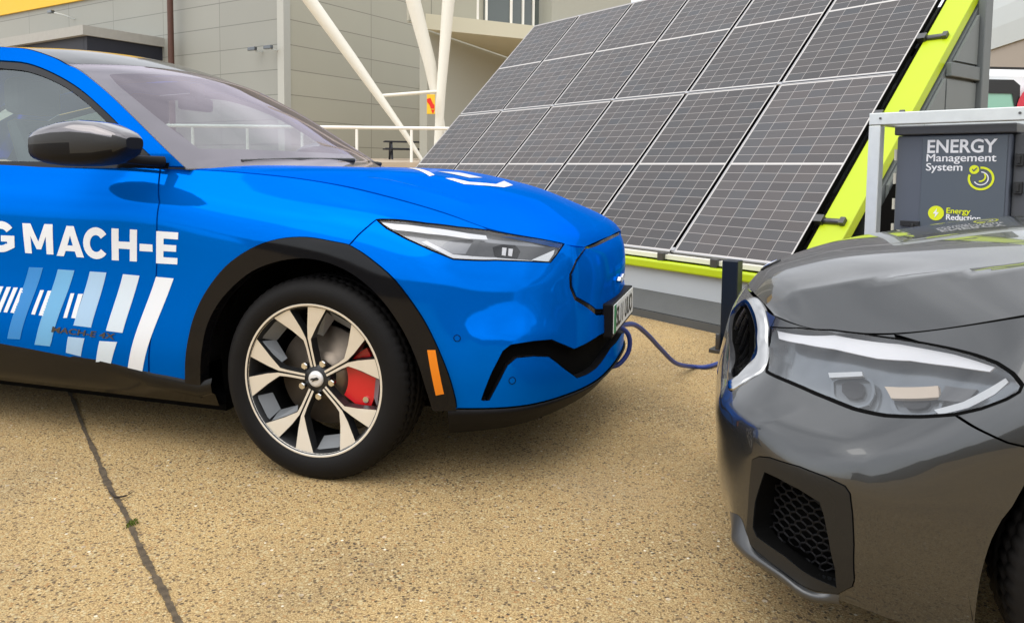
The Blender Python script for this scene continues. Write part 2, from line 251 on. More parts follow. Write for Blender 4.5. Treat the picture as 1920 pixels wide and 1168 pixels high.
def glass(name,tint,refl=1.0,ior=1.5,rough=.0,rc=(1,1,1)):
    m=bpy.data.materials.new(name); m.use_nodes=True; n=m.node_tree.nodes; L=m.node_tree.links; n.remove(n['Principled BSDF'])
    t=n.new('ShaderNodeBsdfTransparent'); t.inputs[0].default_value=(*tint,1)
    g=n.new('ShaderNodeBsdfGlossy'); g.inputs['Roughness'].default_value=rough; g.inputs[0].default_value=(refl*rc[0],refl*rc[1],refl*rc[2],1)
    f=n.new('ShaderNodeFresnel'); ge=n.new('ShaderNodeNewGeometry'); mr=n.new('ShaderNodeMapRange'); mr.inputs[3].default_value=ior; mr.inputs[4].default_value=1/ior; L.new(ge.outputs['Backfacing'],mr.inputs[0]); L.new(mr.outputs[0],f.inputs[0]); x=n.new('ShaderNodeMixShader')
    L.new(f.outputs[0],x.inputs[0]); L.new(t.outputs[0],x.inputs[1]); L.new(g.outputs[0],x.inputs[2]); L.new(x.outputs[0],n['Material Output'].inputs[0])
    M[name]=m; return m
mat('blue_paint',(.0,.126,.60),.06,.40,0,spec=0)
_b=M['blue_paint'].node_tree.nodes['Principled BSDF']; _b.inputs['Specular Tint'].default_value=(.02,.36,1,1)
mat('grey_paint',(.046,.048,.049),.26,.72,.9,coatrough=.02); M['grey_paint'].node_tree.nodes['Principled BSDF'].inputs['Coat IOR'].default_value=1.6
mat('gloss_black',(.005,.005,.006),.10,0,.14,spec=.2); mat('mirror_sky_grey',(.16,.15,.155),.12,.85,.5)  # mirror top: grey metal colour stands in for sky reflected in gloss black
mat('black_plastic',(.006,.006,.007),.5,spec=.15,bump=.15,bscale=250)
mat('matt_black',(.003,.003,.003),.9,spec=.05)
mat('rocker_black',(.006,.0055,.005),.25,0,.12,spec=.2); mat('slat_grey',(.22,.22,.23),.3,.4,.3); mat('cap_silver',(.72,.71,.70),.3,.3); mat('rubber',(.0075,.007,.007),.6,spec=.14,var=.15,vscale=20,bump=.15,bscale=120)
mat('machined',(.80,.76,.68),.34,.55)
mat('dark_alloy',(.035,.036,.038),.38,.6)
mat('grey_alloy',(.15,.16,.17),.4,.1)
mat('disc_steel',(.24,.20,.16),.45,.8,var=.25,vscale=30)
mat('caliper_red',(.62,.008,.012),.3,0,.6)
mat('chrome',(.86,.86,.85),.06,1); mat('grille_chrome',(.42,.42,.42),.18,1)
mat('satin_chrome',(.72,.71,.69),.18,1)
mat('white_vinyl',(.76,.80,.86),.35,0,.4)
mat('vinyl_1',(.01,.22,.60),.35,0,.4); mat('vinyl_2',(.13,.40,.70),.35,0,.4); mat('vinyl_3',(.36,.55,.77),.35,0,.4); mat('vinyl_4',(.62,.72,.82),.35,0,.4)
mat('amber',(.75,.20,.0),.25,0,.8)
mat('lamp_grey',(.22,.22,.23),.22,.5,.6); mat('lamp_dark',(.05,.05,.052),.25,.3,.6); mat('lamp_white',(.60,.60,.62),.3,0,.5)
mat('plate_white',(.78,.78,.76),.4); mat('plate_green',(.0,.22,.07),.4); mat('screen_frit',(.12,.112,.118),.3); mat('plate_black',(.01,.01,.01),.5)
mat('cabin',(.045,.045,.05),.7,var=.2); mat('cabin_light',(.20,.20,.20),.8)
mat('badge_blue',(.02,.09,.33),.3)
glass('windscreen',(.62,.66,.66),.95,2.15,0,(1,.90,.99)); glass('side_glass',(.56,.68,.64),.95,2.0,0,(.92,1,1)); glass('lamp_lens',(.90,.91,.92),1.0,1.75,.02); glass('clear_lens',(.90,.91,.92),1.0,1.5); glass('roof_glass',(.03,.03,.035),.9,1.6)
# ---------------------------------------------------------------- mesh helpers
def link(name,me,m=None,parent=None,mats=None):
    o=bpy.data.objects.new(name,me); C.collection.objects.link(o)
    for k in (mats or ([m] if m else [])): me.materials.append(M[k])
    if parent: o.parent=parent
    return o
def tag(o,label=None,cat=None,group=None,kind=None):
    if label: o['label']=label
    if cat: o['category']=cat
    if group: o['group']=group
    if kind: o['kind']=kind
    return o
def empty(name,loc,rz=0,label=None,cat=None,group=None):
    o=bpy.data.objects.new(name,None); C.collection.objects.link(o); o.location=loc; o.rotation_euler=(0,0,rz); o.empty_display_size=.2
    return tag(o,label,cat,group)
class MB:
    """collects shapes and links them as ONE mesh object"""
    def __init__(s): s.v=[]; s.f=[]; s.sm=[]; s.mi=[]
    def add(s,v,f,smooth=False,mi=0):
        k=len(s.v); s.v+=[tuple(map(float,p)) for p in v]; s.f+=[tuple(i+k for i in q) for q in f]; s.sm+=[smooth]*len(f); s.mi+=[mi]*len(f); return s
    def box(s,c,d,rz=0,M4=None,mi=0):
        x,y,z=[k/2 for k in d]; P=[Vector((a*x,b*y,e*z)) for a in(-1,1) for b in(-1,1) for e in(-1,1)]
        T=M4 if M4 else Matrix.Translation(c)@Matrix.Rotation(rz,4,'Z')
        return s.add([T@p for p in P],[(0,1,3,2),(4,6,7,5),(0,4,5,1),(2,3,7,6),(0,2,6,4),(1,5,7,3)],mi=mi)
    def hexa(s,a,b,mi=0):
        """a, b: two quads of four corners each, joined into a solid"""
        return s.add(list(a)+list(b),[(3,2,1,0),(4,5,6,7),(0,1,5,4),(1,2,6,5),(2,3,7,6),(3,0,4,7)],mi=mi)
    def tube(s,path,r,n=10,cap=True,mi=0):
        path=[Vector(p) for p in path]; m=len(path); rr=r if isinstance(r,(list,tuple)) else [r]*m; V=[];prev=None
        for i,p in enumerate(path):
            t=(path[min(i+1,m-1)]-path[max(i-1,0)]).normalized()
            if prev is None: a=Vector((0,0,1)) if abs(t.z)<.9 else Vector((1,0,0)); prev=(a-t*a.dot(t)).normalized()
            else: prev=(prev-t*prev.dot(t)).normalized()
            q=t.cross(prev); V+=[p+(prev*cos(2*pi*k/n)+q*sin(2*pi*k/n))*rr[i] for k in range(n)]
        F=[(i*n+k,i*n+(k+1)%n,(i+1)*n+(k+1)%n,(i+1)*n+k) for i in range(m-1) for k in range(n)]
        s.add(V,F,True,mi)
        if cap: s.add([V[k] for k in range(n)],[tuple(range(n))[::-1]],mi=mi); s.add([V[(m-1)*n+k] for k in range(n)],[tuple(range(n))],mi=mi)
        return s
    def lathe(s,prof,n=64,axis='Y',smooth=True,close=False,mi=0,rad=None):
        """prof: (radius, along the axis)"""
        V=[]
        for j in range(n):
            a=2*pi*j/n
            for i,(r,y) in enumerate(prof):
                r2=r+(rad(i,j) if rad else 0); V.append((r2*cos(a),y,r2*sin(a)))
        m=len(prof); F=[(j*m+i,j*m+i+1,((j+1)%n)*m+i+1,((j+1)%n)*m+i) for j in range(n) for i in range(m-1)]
        return s.add(V,F,smooth,mi)
    def prism(s,poly,y0,y1,mi=0,side_mi=None,T=None):
        """poly in x,z extruded along y"""
        n=len(poly); T=T or (lambda p:p); side_mi=mi if side_mi is None else side_mi
        A=[T((x,y0,z)) for x,z in poly]; B=[T((x,y1,z)) for x,z in poly]
        s.add(A,[tuple(range(n))],mi=mi); s.add(B,[tuple(range(n))[::-1]],mi=mi)
        return s.add(A+B,[(i,(i+1)%n,n+(i+1)%n,n+i) for i in range(n)],mi=side_mi)
    def build(s,name,m,parent=None,bevel=0,recalc=True,mats=None,seg=2):
        me=bpy.data.meshes.new(name); me.from_pydata(s.v,[],s.f); me.update()
        for p,k,i in zip(me.polygons,s.sm,s.mi): p.use_smooth=k; p.material_index=i
        bm=bmesh.new(); bm.from_mesh(me)
        if bevel: bmesh.ops.remove_doubles(bm,verts=bm.verts,dist=1e-5)
        if recalc: bmesh.ops.recalc_face_normals(bm,faces=bm.faces)
        if bevel:
            e=[x for x in bm.edges if len(x.link_faces)==2 and x.calc_face_angle(0)>.5]
            bmesh.ops.bevel(bm,geom=e,offset=bevel,segments=seg,profile=.5,affect='EDGES',clamp_overlap=True)
        bm.to_mesh(me); bm.free(); return link(name,me,m,parent,mats)
def inpoly(P,poly):
    P=np.asarray(P); poly=np.asarray(poly); r=np.zeros(len(P),bool); x,y=P[:,0],P[:,1]; n=len(poly)
    for i in range(n):
        (x1,y1),(x2,y2)=poly[i],poly[(i+1)%n]
        c=((y1>y)!=(y2>y)); 
        with np.errstate(divide='ignore',invalid='ignore'): xi=(x2-x1)*(y-y1)/(y2-y1)+x1
        r^=c&(x<xi)
    return r
def dense(poly,d,closed=True):
    out=[]; n=len(poly)
    for i in range(n if closed else n-1):
        a=np.array(poly[i]);b=np.array(poly[(i+1)%n]); k=max(1,int(math.ceil(np.linalg.norm(b-a)/d)))
        out+=[tuple(a+(b-a)*j/k) for j in range(k)]
    if not closed: out.append(tuple(poly[-1]))
    return out
def smooth_line(pts,n=8):
    """Catmull-Rom through the points"""
    p=[np.array(q,float) for q in pts]; p=[2*p[0]-p[1]]+p+[2*p[-1]-p[-2]]; out=[]
    for i in range(1,len(p)-2):
        for k in range(n):
            t=k/n; out.append(tuple(.5*((2*p[i])+(-p[i-1]+p[i+1])*t+(2*p[i-1]-5*p[i]+4*p[i+1]-p[i+2])*t*t+(-p[i-1]+3*p[i]-3*p[i+1]+p[i+2])*t**3)))
    out.append(tuple(p[-2])); return out
def inset(poly,d):
    p=np.array(poly); a=np.roll(p,1,0); b=np.roll(p,-1,0); A=.5*np.sum(p[:,0]*np.roll(p[:,1],-1)-np.roll(p[:,0],-1)*p[:,1])
    t=(b-a)/(np.linalg.norm(b-a,axis=1)[:,None]+1e-9); n=np.stack([-t[:,1],t[:,0]],1)*(1 if A>0 else -1)
    return [tuple(q) for q in p+n*d]
def tri(poly,holes,h):
    """constrained triangulation of a polygon with holes"""
    V=[];E=[]
    for q in [poly]+holes:
        k=len(V); V+=list(q); E+=[(k+i,k+(i+1)%len(q)) for i in range(len(q))]
    B=np.array(V); lo=B.min(0); hi=B.max(0)
    if h:
        gx,gy=np.meshgrid(np.arange(lo[0]+h/2,hi[0],h),np.arange(lo[1]+h/2,hi[1],h)); G=np.stack([gx.ravel(),gy.ravel()],1)
        G=G[inpoly(G,poly)]
        for q in holes: G=G[~inpoly(G,q)]
        if len(G):
            keep=np.array([np.min((B[:,0]-g[0])**2+(B[:,1]-g[1])**2)>(h*.45)**2 for g in G]); V+=[tuple(g) for g in G[keep]]
    r=geometry.delaunay_2d_cdt([Vector(v) for v in V],E,[],0,1e-6)
    P=np.array([tuple(v) for v in r[0]]); F=np.array([f for f in r[2] if len(f)==3]); cen=P[F].mean(1)
    ok=inpoly(cen,poly)
    for q in holes: ok&=~inpoly(cen,q)
    return P,F[ok]
def raw(name,V,N,F,m,parent):
    V=np.asarray(V); N=np.asarray(N); F=np.asarray(F)
    g=np.cross(V[F[:,1]]-V[F[:,0]],V[F[:,2]]-V[F[:,0]]); bad=np.einsum('ij,ij->i',g,N[F].mean(1))<0
    F[bad]=F[bad][:,[0,2,1]]
    me=bpy.data.meshes.new(name); me.from_pydata(V.tolist(),[],F.tolist()); me.update()
    me.polygons.foreach_set('use_smooth',[True]*len(me.polygons)); me.normals_split_custom_set_from_vertices([tuple(n) for n in N])
    return link(name,me,m,parent)
class Skin:
    """a spline surface of a car; sgn turns the l axis into the local y axis"""
    def __init__(s,S,sgn,flip=1): s.S=S; s.g=sgn; s.fl=flip
    def at(s,uv,off=0,mir=1):
        uv=np.asarray(uv); p=s.S.P(uv[:,0],uv[:,1]); n=-s.fl*s.S.N(uv[:,0],uv[:,1]); k=np.array([1,s.g*mir,1])
        return (p+n*off)*k,n*k
    def panel(s,name,poly,m,parent,holes=(),off=0,rim=.012,h=.03,gap=0,d=.012,mir=1):
        poly=dense(poly,d); holes=[dense(q,d) for q in holes]
        if gap: poly=inset(poly,gap); holes=[inset(q,-gap) for q in holes]
        P,F=tri(poly,holes,h); V,N=s.at(P,off,mir)
        if rim:
            e={}
            for f in F:
                for a,b in ((f[0],f[1]),(f[1],f[2]),(f[2],f[0])): e[(min(a,b),max(a,b))]=e.get((min(a,b),max(a,b)),0)+1
            b=[k for k,c in e.items() if c==1]; V2=[];N2=[];F2=[];k=len(V); cen=None
            fm={}
            for f in F:
                for x,y in ((f[0],f[1]),(f[1],f[2]),(f[2],f[0])): fm[(min(x,y),max(x,y))]=f
            for a,c in b:
                i=k+len(V2); third=[x for x in fm[(a,c)] if x not in(a,c)][0]
                t=V[c]-V[a]; nn=np.cross(t,N[a]); nn/=np.linalg.norm(nn)+1e-12
                if np.dot(nn,V[third]-V[a])>0: nn=-nn
                V2+=[V[a],V[c],V[c]-N[c]*rim,V[a]-N[a]*rim]; N2+=[nn]*4; F2+=[(i,i+1,i+2),(i,i+2,i+3)]
            V=np.vstack([V,V2]); N=np.vstack([N,N2]); F=np.vstack([F,F2])
        return raw(name,V,N,F,m,parent)
    def ribbon(s,name,line,width,m,parent,off=.001,mir=1,d=.012,closed=False):
        L=np.array(dense(line,d,closed)); a=np.roll(L,1,0);b=np.roll(L,-1,0)
        if not closed: a[0]=L[0]; b[-1]=L[-1]
        t=(b-a)/(np.linalg.norm(b-a,axis=1)[:,None]+1e-9); n=np.stack([-t[:,1],t[:,0]],1)
        U=np.vstack([L+n*width/2,L-n*width/2]); V,N=s.at(U,off,mir); k=len(L); F=[]
        for i in range(k if closed else k-1): j=(i+1)%k; F+=[(i,j,k+j),(i,k+j,k+i)]
        return raw(name,V,N,F,m,parent)
    def recess(s,name,poly,depth,m,parent,back=True,mir=1,d=.015,off=0):
        """wall running inwards from an outline, and the bottom of the pocket"""
        L=np.array(dense(poly,d)); A,NA=s.at(L,off,mir); B,_=s.at(L,-depth,mir); k=len(L); V=np.vstack([A,B]); cen=A.mean(0); F=[]; 
        t=np.roll(A,-1,0)-np.roll(A,1,0); nn=np.cross(t,NA); nn/=np.linalg.norm(nn,axis=1)[:,None]+1e-12
        nn[np.einsum('ij,ij->i',nn,cen-A)<0]*=-1
        for i in range(k): j=(i+1)%k; F+=[(i,j,k+j),(i,k+j,k+i)]
        N=np.vstack([nn,nn])
        if back:
            P,G=tri([tuple(x) for x in L],[],.04); W,NW=s.at(P,-depth,mir); G=G+len(V); V=np.vstack([V,W]); N=np.vstack([N,NW]); F=np.vstack([F,G])
        return raw(name,V,N,np.array(F),m,parent)
def text2d(txt,bold=0,sz=1,align='LEFT',space=1.0):
    cu=bpy.data.curves.new('t','FONT'); cu.body=txt; cu.size=sz; cu.offset=bold; cu.align_x=align; cu.space_character=space; cu.resolution_u=4
    o=bpy.data.objects.new('t',cu); C.collection.objects.link(o); dg=bpy.context.evaluated_depsgraph_get(); me=bpy.data.meshes.new_from_object(o.evaluated_get(dg))
    bm=bmesh.new(); bm.from_mesh(me); bmesh.ops.triangulate(bm,faces=bm.faces); V=np.array([v.co[:2] for v in bm.verts]); F=np.array([[v.index for v in f.verts] for f in bm.faces])
    bm.free(); bpy.data.objects.remove(o); bpy.data.curves.remove(cu); bpy.data.meshes.remove(me); return V,F
def subdiv(V,F,L):
    V=[tuple(v) for v in V]; F=[tuple(f) for f in F]
    for _ in range(6):
        mid={};out=[];ch=False
        lng=lambda a,b:(V[a][0]-V[b][0])**2+(V[a][1]-V[b][1])**2>L*L
        def md(a,b):
            k=(min(a,b),max(a,b))
            if k not in mid: V.append(((V[a][0]+V[b][0])/2,(V[a][1]+V[b][1])/2)); mid[k]=len(V)-1
            return mid[k]
        for f in F:
            e=[lng(f[i],f[(i+1)%3]) for i in range(3)]
            if any(e):
                ch=True; i=max(range(3),key=lambda i:(V[f[i]][0]-V[f[(i+1)%3]][0])**2+(V[f[i]][1]-V[f[(i+1)%3]][1])**2)
                a,b,c=f[i],f[(i+1)%3],f[(i+2)%3]; m=md(a,b); out+=[(a,m,c),(m,b,c)]
            else: out.append(f)
        F=out
        if not ch: break
    return np.array(V),np.array(F)
def text_flat(name,txt,m,parent,O,X,Y,size,width=None,bold=0,thick=0,space=1.0):
    """lettering on a plane: O left end of the baseline, X and Y unit vectors"""
    V,F=text2d(txt,bold,1,space=space); s=size/ max(1e-6,V[:,1].max()-max(0,V[:,1].min())); V=V-[V[:,0].min(),0]
    sx=width/V[:,0].max() if width else s
    O=np.array(O);X=np.array(X);Y=np.array(Y); W=O+V[:,:1]*sx*X+V[:,1:]*s*Y; N=np.cross(X,Y); N=np.tile(N,(len(W),1))
    return raw(name,W,N,F,m,parent)
mat('lamp_haze',(.42,.43,.44),.3,.2,.4); mat('lamp_tan',(.42,.34,.26),.3,0,.4); mat('lip_grey',(.07,.072,.074),.38,.5,.2); mat('trim_pale',(.40,.40,.36),.5); mat('grey_trim',(.010,.011,.012),.22,0,.15,spec=.3); mat('lamp_smoke',(.13,.145,.16),.18,.6,.5,var=.3,vscale=14); mat('lamp_smoke_dark',(.09,.10,.11),.2,.5,.5)
mat('aluminium',(.40,.40,.41),.35,.8); mat('clamp_metal',(.10,.10,.10),.35,.8); mat('lime_paint',(.42,.53,.001),.42,var=.05,vscale=3); mat('pale_board',(.66,.64,.56),.55,var=.08)
mat('grey_board',(.42,.46,.50),.5,var=.08,vscale=2); mat('plinth_dark',(.075,.078,.076),.6,var=.25,vscale=4,bump=.2); mat('navy_paint',(.006,.012,.024),.4,.2,var=.1)
mat('cabin_grey',(.155,.17,.168),.5,.1,var=.08,vscale=2); mat('cabin_grey_frame',(.125,.138,.138),.5,.1,var=.08)
mat('galvanised',(.60,.63,.62),.42,.35,var=.12,vscale=18); mat('cabinet_grey',(.085,.098,.125),.42,var=.05); mat('cabinet_lid',(.07,.074,.082),.42); mat('cabinet_door',(.08,.098,.12),.38)
mat('sign_white',(.80,.80,.82),.5); mat('sign_lime',(.70,.76,.01),.5); mat('cable_blue',(.015,.04,.22),.4); mat('moss_green',(.09,.12,.01),.8); mat('bark_dark',(.03,.02,.012),.8); mat('joint_dirt',(.085,.062,.036),.95,var=.95,vscale=38,bump=.4,bscale=150)
mat('white_steel',(.74,.72,.64),.45,var=.05,vscale=1.5); mat('white_rail',(.82,.80,.74),.45); mat('rust_brown',(.075,.028,.016),.6,var=.3); mat('navy_wood',(.012,.014,.024),.6); mat('canopy_grey',(.34,.33,.30),.6,var=.1); mat('yellow_sheet',(.75,.44,.005),.5)
mat('terrace',(.42,.34,.25),.85,var=.1,vscale=3); mat('slab_white',(.58,.55,.42),.6,var=.05,vscale=1); mat('sign_red',(.72,.02,.005),.5); mat('sign_yellow',(.80,.50,.02),.5); mat('van_white',(.80,.81,.82),.25,0,.8); mat('van_red',(.55,.006,.03),.35,0,.5); mat('van_window',(.22,.45,.34),.15,0,.5); mat('hall_silver',(.46,.48,.46),.45,.2,var=.05,vscale=.4); mat('hall_beige',(.36,.31,.26),.6); mat('far_wall',(.16,.155,.145),.7,var=.2,vscale=.3); mat('dark_glass',(.09,.105,.10),.12,0,.4); mat('pale_wall',(.36,.355,.30),.6)
def nodes(name):
    m=bpy.data.materials.new(name); m.use_nodes=True; M[name]=m; t=m.node_tree
    def N(k,**kw):
        n=t.nodes.new(k)
        for a,b in kw.items(): setattr(n,a,b)
        return n
    return m,t.nodes,t.links,t.nodes['Principled BSDF'],N
def mth(N,L,op,a,b=None,c=None):
    n=N('ShaderNodeMath',operation=op)
    for i,x in enumerate((a,b,c)):
        if x is None: continue
        if isinstance(x,(int,float)): n.inputs[i].default_value=x
        else: L.new(x,n.inputs[i])
    return n.outputs[0]
def ramp(N,L,fac,stops,interp='LINEAR'):
    n=N('ShaderNodeValToRGB'); n.color_ramp.interpolation=interp; e=n.color_ramp.elements
    while len(e)<len(stops): e.new(.5)
    for x,(p,c) in zip(e,stops): x.position=p; x.color=(*c,1)
    L.new(fac,n.inputs[0]); return n.outputs[0]
def mix(N,L,f,a,b,bt='MIX'):
    n=N('ShaderNodeMix',data_type='RGBA',blend_type=bt)
    for i,x in((0,f),(6,a),(7,b)):
        if isinstance(x,(int,float)): n.inputs[i].default_value=x
        elif isinstance(x,tuple): n.inputs[i].default_value=(*x,1)
        else: L.new(x,n.inputs[i])
    return n.outputs[2]
# exposed aggregate concrete
m,nd,L,b,N=nodes('concrete'); tc=N('ShaderNodeTexCoord'); ob=tc.outputs['Object']
def nz(sc,det=5,ro=.6,v=ob): n=N('ShaderNodeTexNoise'); n.inputs['Scale'].default_value=sc; n.inputs['Detail'].default_value=det; n.inputs['Roughness'].default_value=ro; L.new(v,n.inputs['Vector']); return n.outputs[0]
def vor(sc,feat='F1'): n=N('ShaderNodeTexVoronoi',feature=feat); n.inputs['Scale'].default_value=sc; L.new(ob,n.inputs['Vector']); return n
sand=ramp(N,L,nz(210,3,.7),[(.32,(.06,.042,.022)),(.45,(.30,.222,.115)),(.55,(.42,.325,.178)),(.70,(.68,.58,.39))])
big=ramp(N,L,nz(1.1,4),[(.30,(.74,.69,.62)),(.5,(1.06,.955,.79)),(.70,(1.30,1.17,.93))]); base=mix(N,L,1.0,sand,big,'MULTIPLY')
v1=vor(96); stone=ramp(N,L,v1.outputs['Color'],[(0,(.44,.34,.17)),(.16,(.24,.16,.08)),(.32,(.50,.41,.23)),(.44,(.055,.04,.028)),(.60,(.42,.32,.16)),(.72,(.34,.19,.075)),(.80,(.14,.095,.06)),(.88,(.58,.49,.31)),(.95,(.82,.76,.60))],'CONSTANT')
sm=ramp(N,L,v1.outputs['Distance'],[(.34,(1,1,1)),(.50,(0,0,0))]); dens=N('ShaderNodeMapRange'); dens.inputs[1].default_value=.35; dens.inputs[2].default_value=.65; dens.inputs[3].default_value=.62; dens.inputs[4].default_value=.98; L.new(nz(2.6,5),dens.inputs[0])
base=mix(N,L,mth(N,L,'MULTIPLY',sm,dens.outputs[0]),base,stone)
v2=vor(38); pick=mth(N,L,'GREATER_THAN',v2.outputs['Color'],.80); near=mth(N,L,'LESS_THAN',v2.outputs['Distance'],.26); st2=ramp(N,L,nz(9,1),[(.40,(.16,.11,.07)),(.55,(.60,.50,.36)),(.66,(.30,.16,.07))]); base=mix(N,L,mth(N,L,'MULTIPLY',mth(N,L,'MULTIPLY',pick,near),.8),base,st2)
grime=ramp(N,L,nz(.55,6,.65),[(.52,(0,0,0)),(.70,(1,1,1))]); base=mix(N,L,mth(N,L,'MULTIPLY',grime,.50),base,(.165,.135,.105))
L.new(base,b.inputs['Base Color']); b.inputs['Roughness'].default_value=.88; b.inputs['Specular IOR Level'].default_value=.25
bp=N('ShaderNodeBump'); bp.inputs['Strength'].default_value=.55; bp.inputs['Distance'].default_value=.004; L.new(mth(N,L,'ADD',mth(N,L,'MULTIPLY',sm,.6),nz(200,3)),bp.inputs['Height']); L.new(bp.outputs[0],b.inputs['Normal'])
# solar cells: 6 columns, two halves of 10 rows
m,nd,L,b,N=nodes('solar_cells'); tc=N('ShaderNodeTexCoord'); sx=N('ShaderNodeSeparateXYZ'); L.new(tc.outputs['Object'],sx.inputs[0])
W_,H_=1.00574-.024,1.85745-.012
u=mth(N,L,'MULTIPLY',mth(N,L,'SUBTRACT',sx.outputs[0],.020),6/(W_-.040)); t=mth(N,L,'SUBTRACT',mth(N,L,'ABSOLUTE',mth(N,L,'SUBTRACT',sx.outputs[1],H_/2)),.009); v=mth(N,L,'MULTIPLY',t,10/(H_/2-.020-.009))
def edge(x,w): return mth(N,L,'GREATER_THAN',mth(N,L,'ABSOLUTE',mth(N,L,'SUBTRACT',mth(N,L,'FRACT',x),.5)),.5-w)
lu=edge(u,.010); lv=edge(v,.016); mid=mth(N,L,'LESS_THAN',t,0)
out=mth(N,L,'MAXIMUM',mth(N,L,'MAXIMUM',mth(N,L,'LESS_THAN',u,0),mth(N,L,'GREATER_THAN',u,6)),mth(N,L,'GREATER_THAN',v,10))
wn=N('ShaderNodeTexWhiteNoise',noise_dimensions='3D'); cx_=N('ShaderNodeCombineXYZ'); oi=N('ShaderNodeObjectInfo')
L.new(mth(N,L,'FLOOR',u),cx_.inputs[0]); L.new(mth(N,L,'ADD',mth(N,L,'FLOOR',v),mth(N,L,'MULTIPLY',mth(N,L,'GREATER_THAN',sx.outputs[1],H_/2),50)),cx_.inputs[1]); L.new(mth(N,L,'MULTIPLY',oi.outputs['Random'],97),cx_.inputs[2]); L.new(cx_.outputs[0],wn.inputs['Vector'])
cell=ramp(N,L,wn.outputs['Value'],[(0,(.027,.024,.025)),(.3,(.040,.033,.032)),(.6,(.034,.034,.037)),(.85,(.046,.038,.036)),(1,(.027,.030,.036))])
pv=N('ShaderNodeMapRange'); pv.inputs[3].default_value=.80; pv.inputs[4].default_value=1.25; L.new(oi.outputs['Random'],pv.inputs[0]); cell=mix(N,L,1.0,cell,pv.outputs[0],'MULTIPLY')
bus=mth(N,L,'GREATER_THAN',mth(N,L,'ABSOLUTE',mth(N,L,'SUBTRACT',mth(N,L,'FRACT',mth(N,L,'MULTIPLY',u,9)),.5)),.465); cell=mix(N,L,mth(N,L,'MULTIPLY',bus,.10),cell,(.5,.5,.5))
col=mix(N,L,mth(N,L,'MAXIMUM',lu,lv),cell,(.40,.37,.35)); col=mix(N,L,mth(N,L,'MAXIMUM',mid,out),col,(.48,.46,.44))
L.new(col,b.inputs['Base Color']); b.inputs['Roughness'].default_value=.5; b.inputs['Coat Weight'].default_value=.14; b.inputs['Coat Roughness'].default_value=.2
# cladding panels on the hall: joints every 1.05 m up and 6 m along
def cladding(name,c,jz,jx,dark=.55):
    m,nd,L,b,N=nodes(name); tc=N('ShaderNodeTexCoord'); sx=N('ShaderNodeSeparateXYZ'); L.new(tc.outputs['Object'],sx.inputs[0])
    z=mth(N,L,'MULTIPLY',sx.outputs[2],1/jz); x=mth(N,L,'MULTIPLY',sx.outputs[0],1/jx)
    e=lambda q,w: mth(N,L,'GREATER_THAN',mth(N,L,'ABSOLUTE',mth(N,L,'SUBTRACT',mth(N,L,'FRACT',q),.5)),.5-w)
    j=mth(N,L,'MAXIMUM',e(z,.018/jz),e(x,.016/jx)); wn=N('ShaderNodeTexWhiteNoise',noise_dimensions='2D'); cc=N('ShaderNodeCombineXYZ'); L.new(mth(N,L,'FLOOR',z),cc.inputs[1]); L.new(mth(N,L,'FLOOR',x),cc.inputs[0]); L.new(cc.outputs[0],wn.inputs['Vector'])
    n1=N('ShaderNodeTexNoise'); n1.inputs['Scale'].default_value=.35; n1.inputs['Detail'].default_value=6; L.new(tc.outputs['Object'],n1.inputs['Vector'])
    f=mth(N,L,'ADD',mth(N,L,'MULTIPLY',wn.outputs['Value'],.35),mth(N,L,'MULTIPLY',n1.outputs[0],.65))
    k=mix(N,L,f,tuple(q*.90 for q in c),tuple(min(1,q*1.08) for q in c)); k=mix(N,L,j,k,tuple(q*dark for q in c)); L.new(k,b.inputs['Base Color']); b.inputs['Roughness'].default_value=.55
cladding('cladding_pale',(.275,.278,.248),1.05,4.2); cladding('cladding_warm',(.385,.37,.295),1.05,5.0); cladding('roller_grey',(.16,.16,.155),.4,3)  # the right wall's cladding is lighter and warmer than the left one's
# ---------------------------------------------------------------- the hall behind and its terrace
CN=np.array((-9.511,33.000,1.213)); dA=np.array([-.843,.538,0]); dB=np.array([.538,.843,0])
hall=empty('exhibition_hall',(CN[0],CN[1],0),0,'large pale panelled hall with a sharp corner behind the blue car','building')
hb=Vector((CN[0],CN[1],0))
wa=MB(); wa.box((-15,-.15,7),(30,.3,14)); wA=wa.build('wall','cladding_pale',hall); wA.rotation_euler=(0,0,math.atan2(-dA[1],-dA[0]))
wb=MB(); wb.box((14,.15,7),(28,.3,14)); wB=wb.build('wall','cladding_warm',hall); wB.rotation_euler=(0,0,math.atan2(dB[1],dB[0]))
def hp_(a,b,z): return Vector(tuple(dA*a+dB*b+np.array([0,0,z])))      # along the left wall, along the right wall (negative: in front of the left one)
def hbox(mb,a0,a1,b0,b1,z0,z1,mi=0): mb.hexa([hp_(a0,b0,z0),hp_(a1,b0,z0),hp_(a1,b1,z0),hp_(a0,b1,z0)],[hp_(a0,b0,z1),hp_(a1,b0,z1),hp_(a1,b1,z1),hp_(a0,b1,z1)],mi)
t=MB(); hbox(t,-.06,.34,-.36,-.305,0,14); hbox(t,-.06,-.004,-.305,.0,0,14); t.build('corner_trim','trim_pale',hall)
t=MB(); t.add([hp_(13.6,-.42,8.85),hp_(30,-.42,11.2),hp_(30,-.42,13),hp_(8,-.42,13),hp_(8,-.42,8.9)],[(0,1,2,3,4)]);
def on_wall(px): return px
ye=[(-43.023,54.019,9.983),(-30.181,45.824,9.781),(-22.001,40.603,9.713),(-16.913,37.356,9.783),(-16.781,37.272,13.957),(-42.107,53.435,19.345)]
t=MB(); V=[Vector(p)-hb for p in ye]; V2=[v-Vector(tuple(dB*.12)) for v in V]; n=len(V); t.add(V+V2,[tuple(range(n)),tuple(range(2*n-1,n-1,-1))]+[(i,(i+1)%n,n+(i+1)%n,n+i) for i in range(n)]); t.build('yellow_band','yellow_sheet',hall)
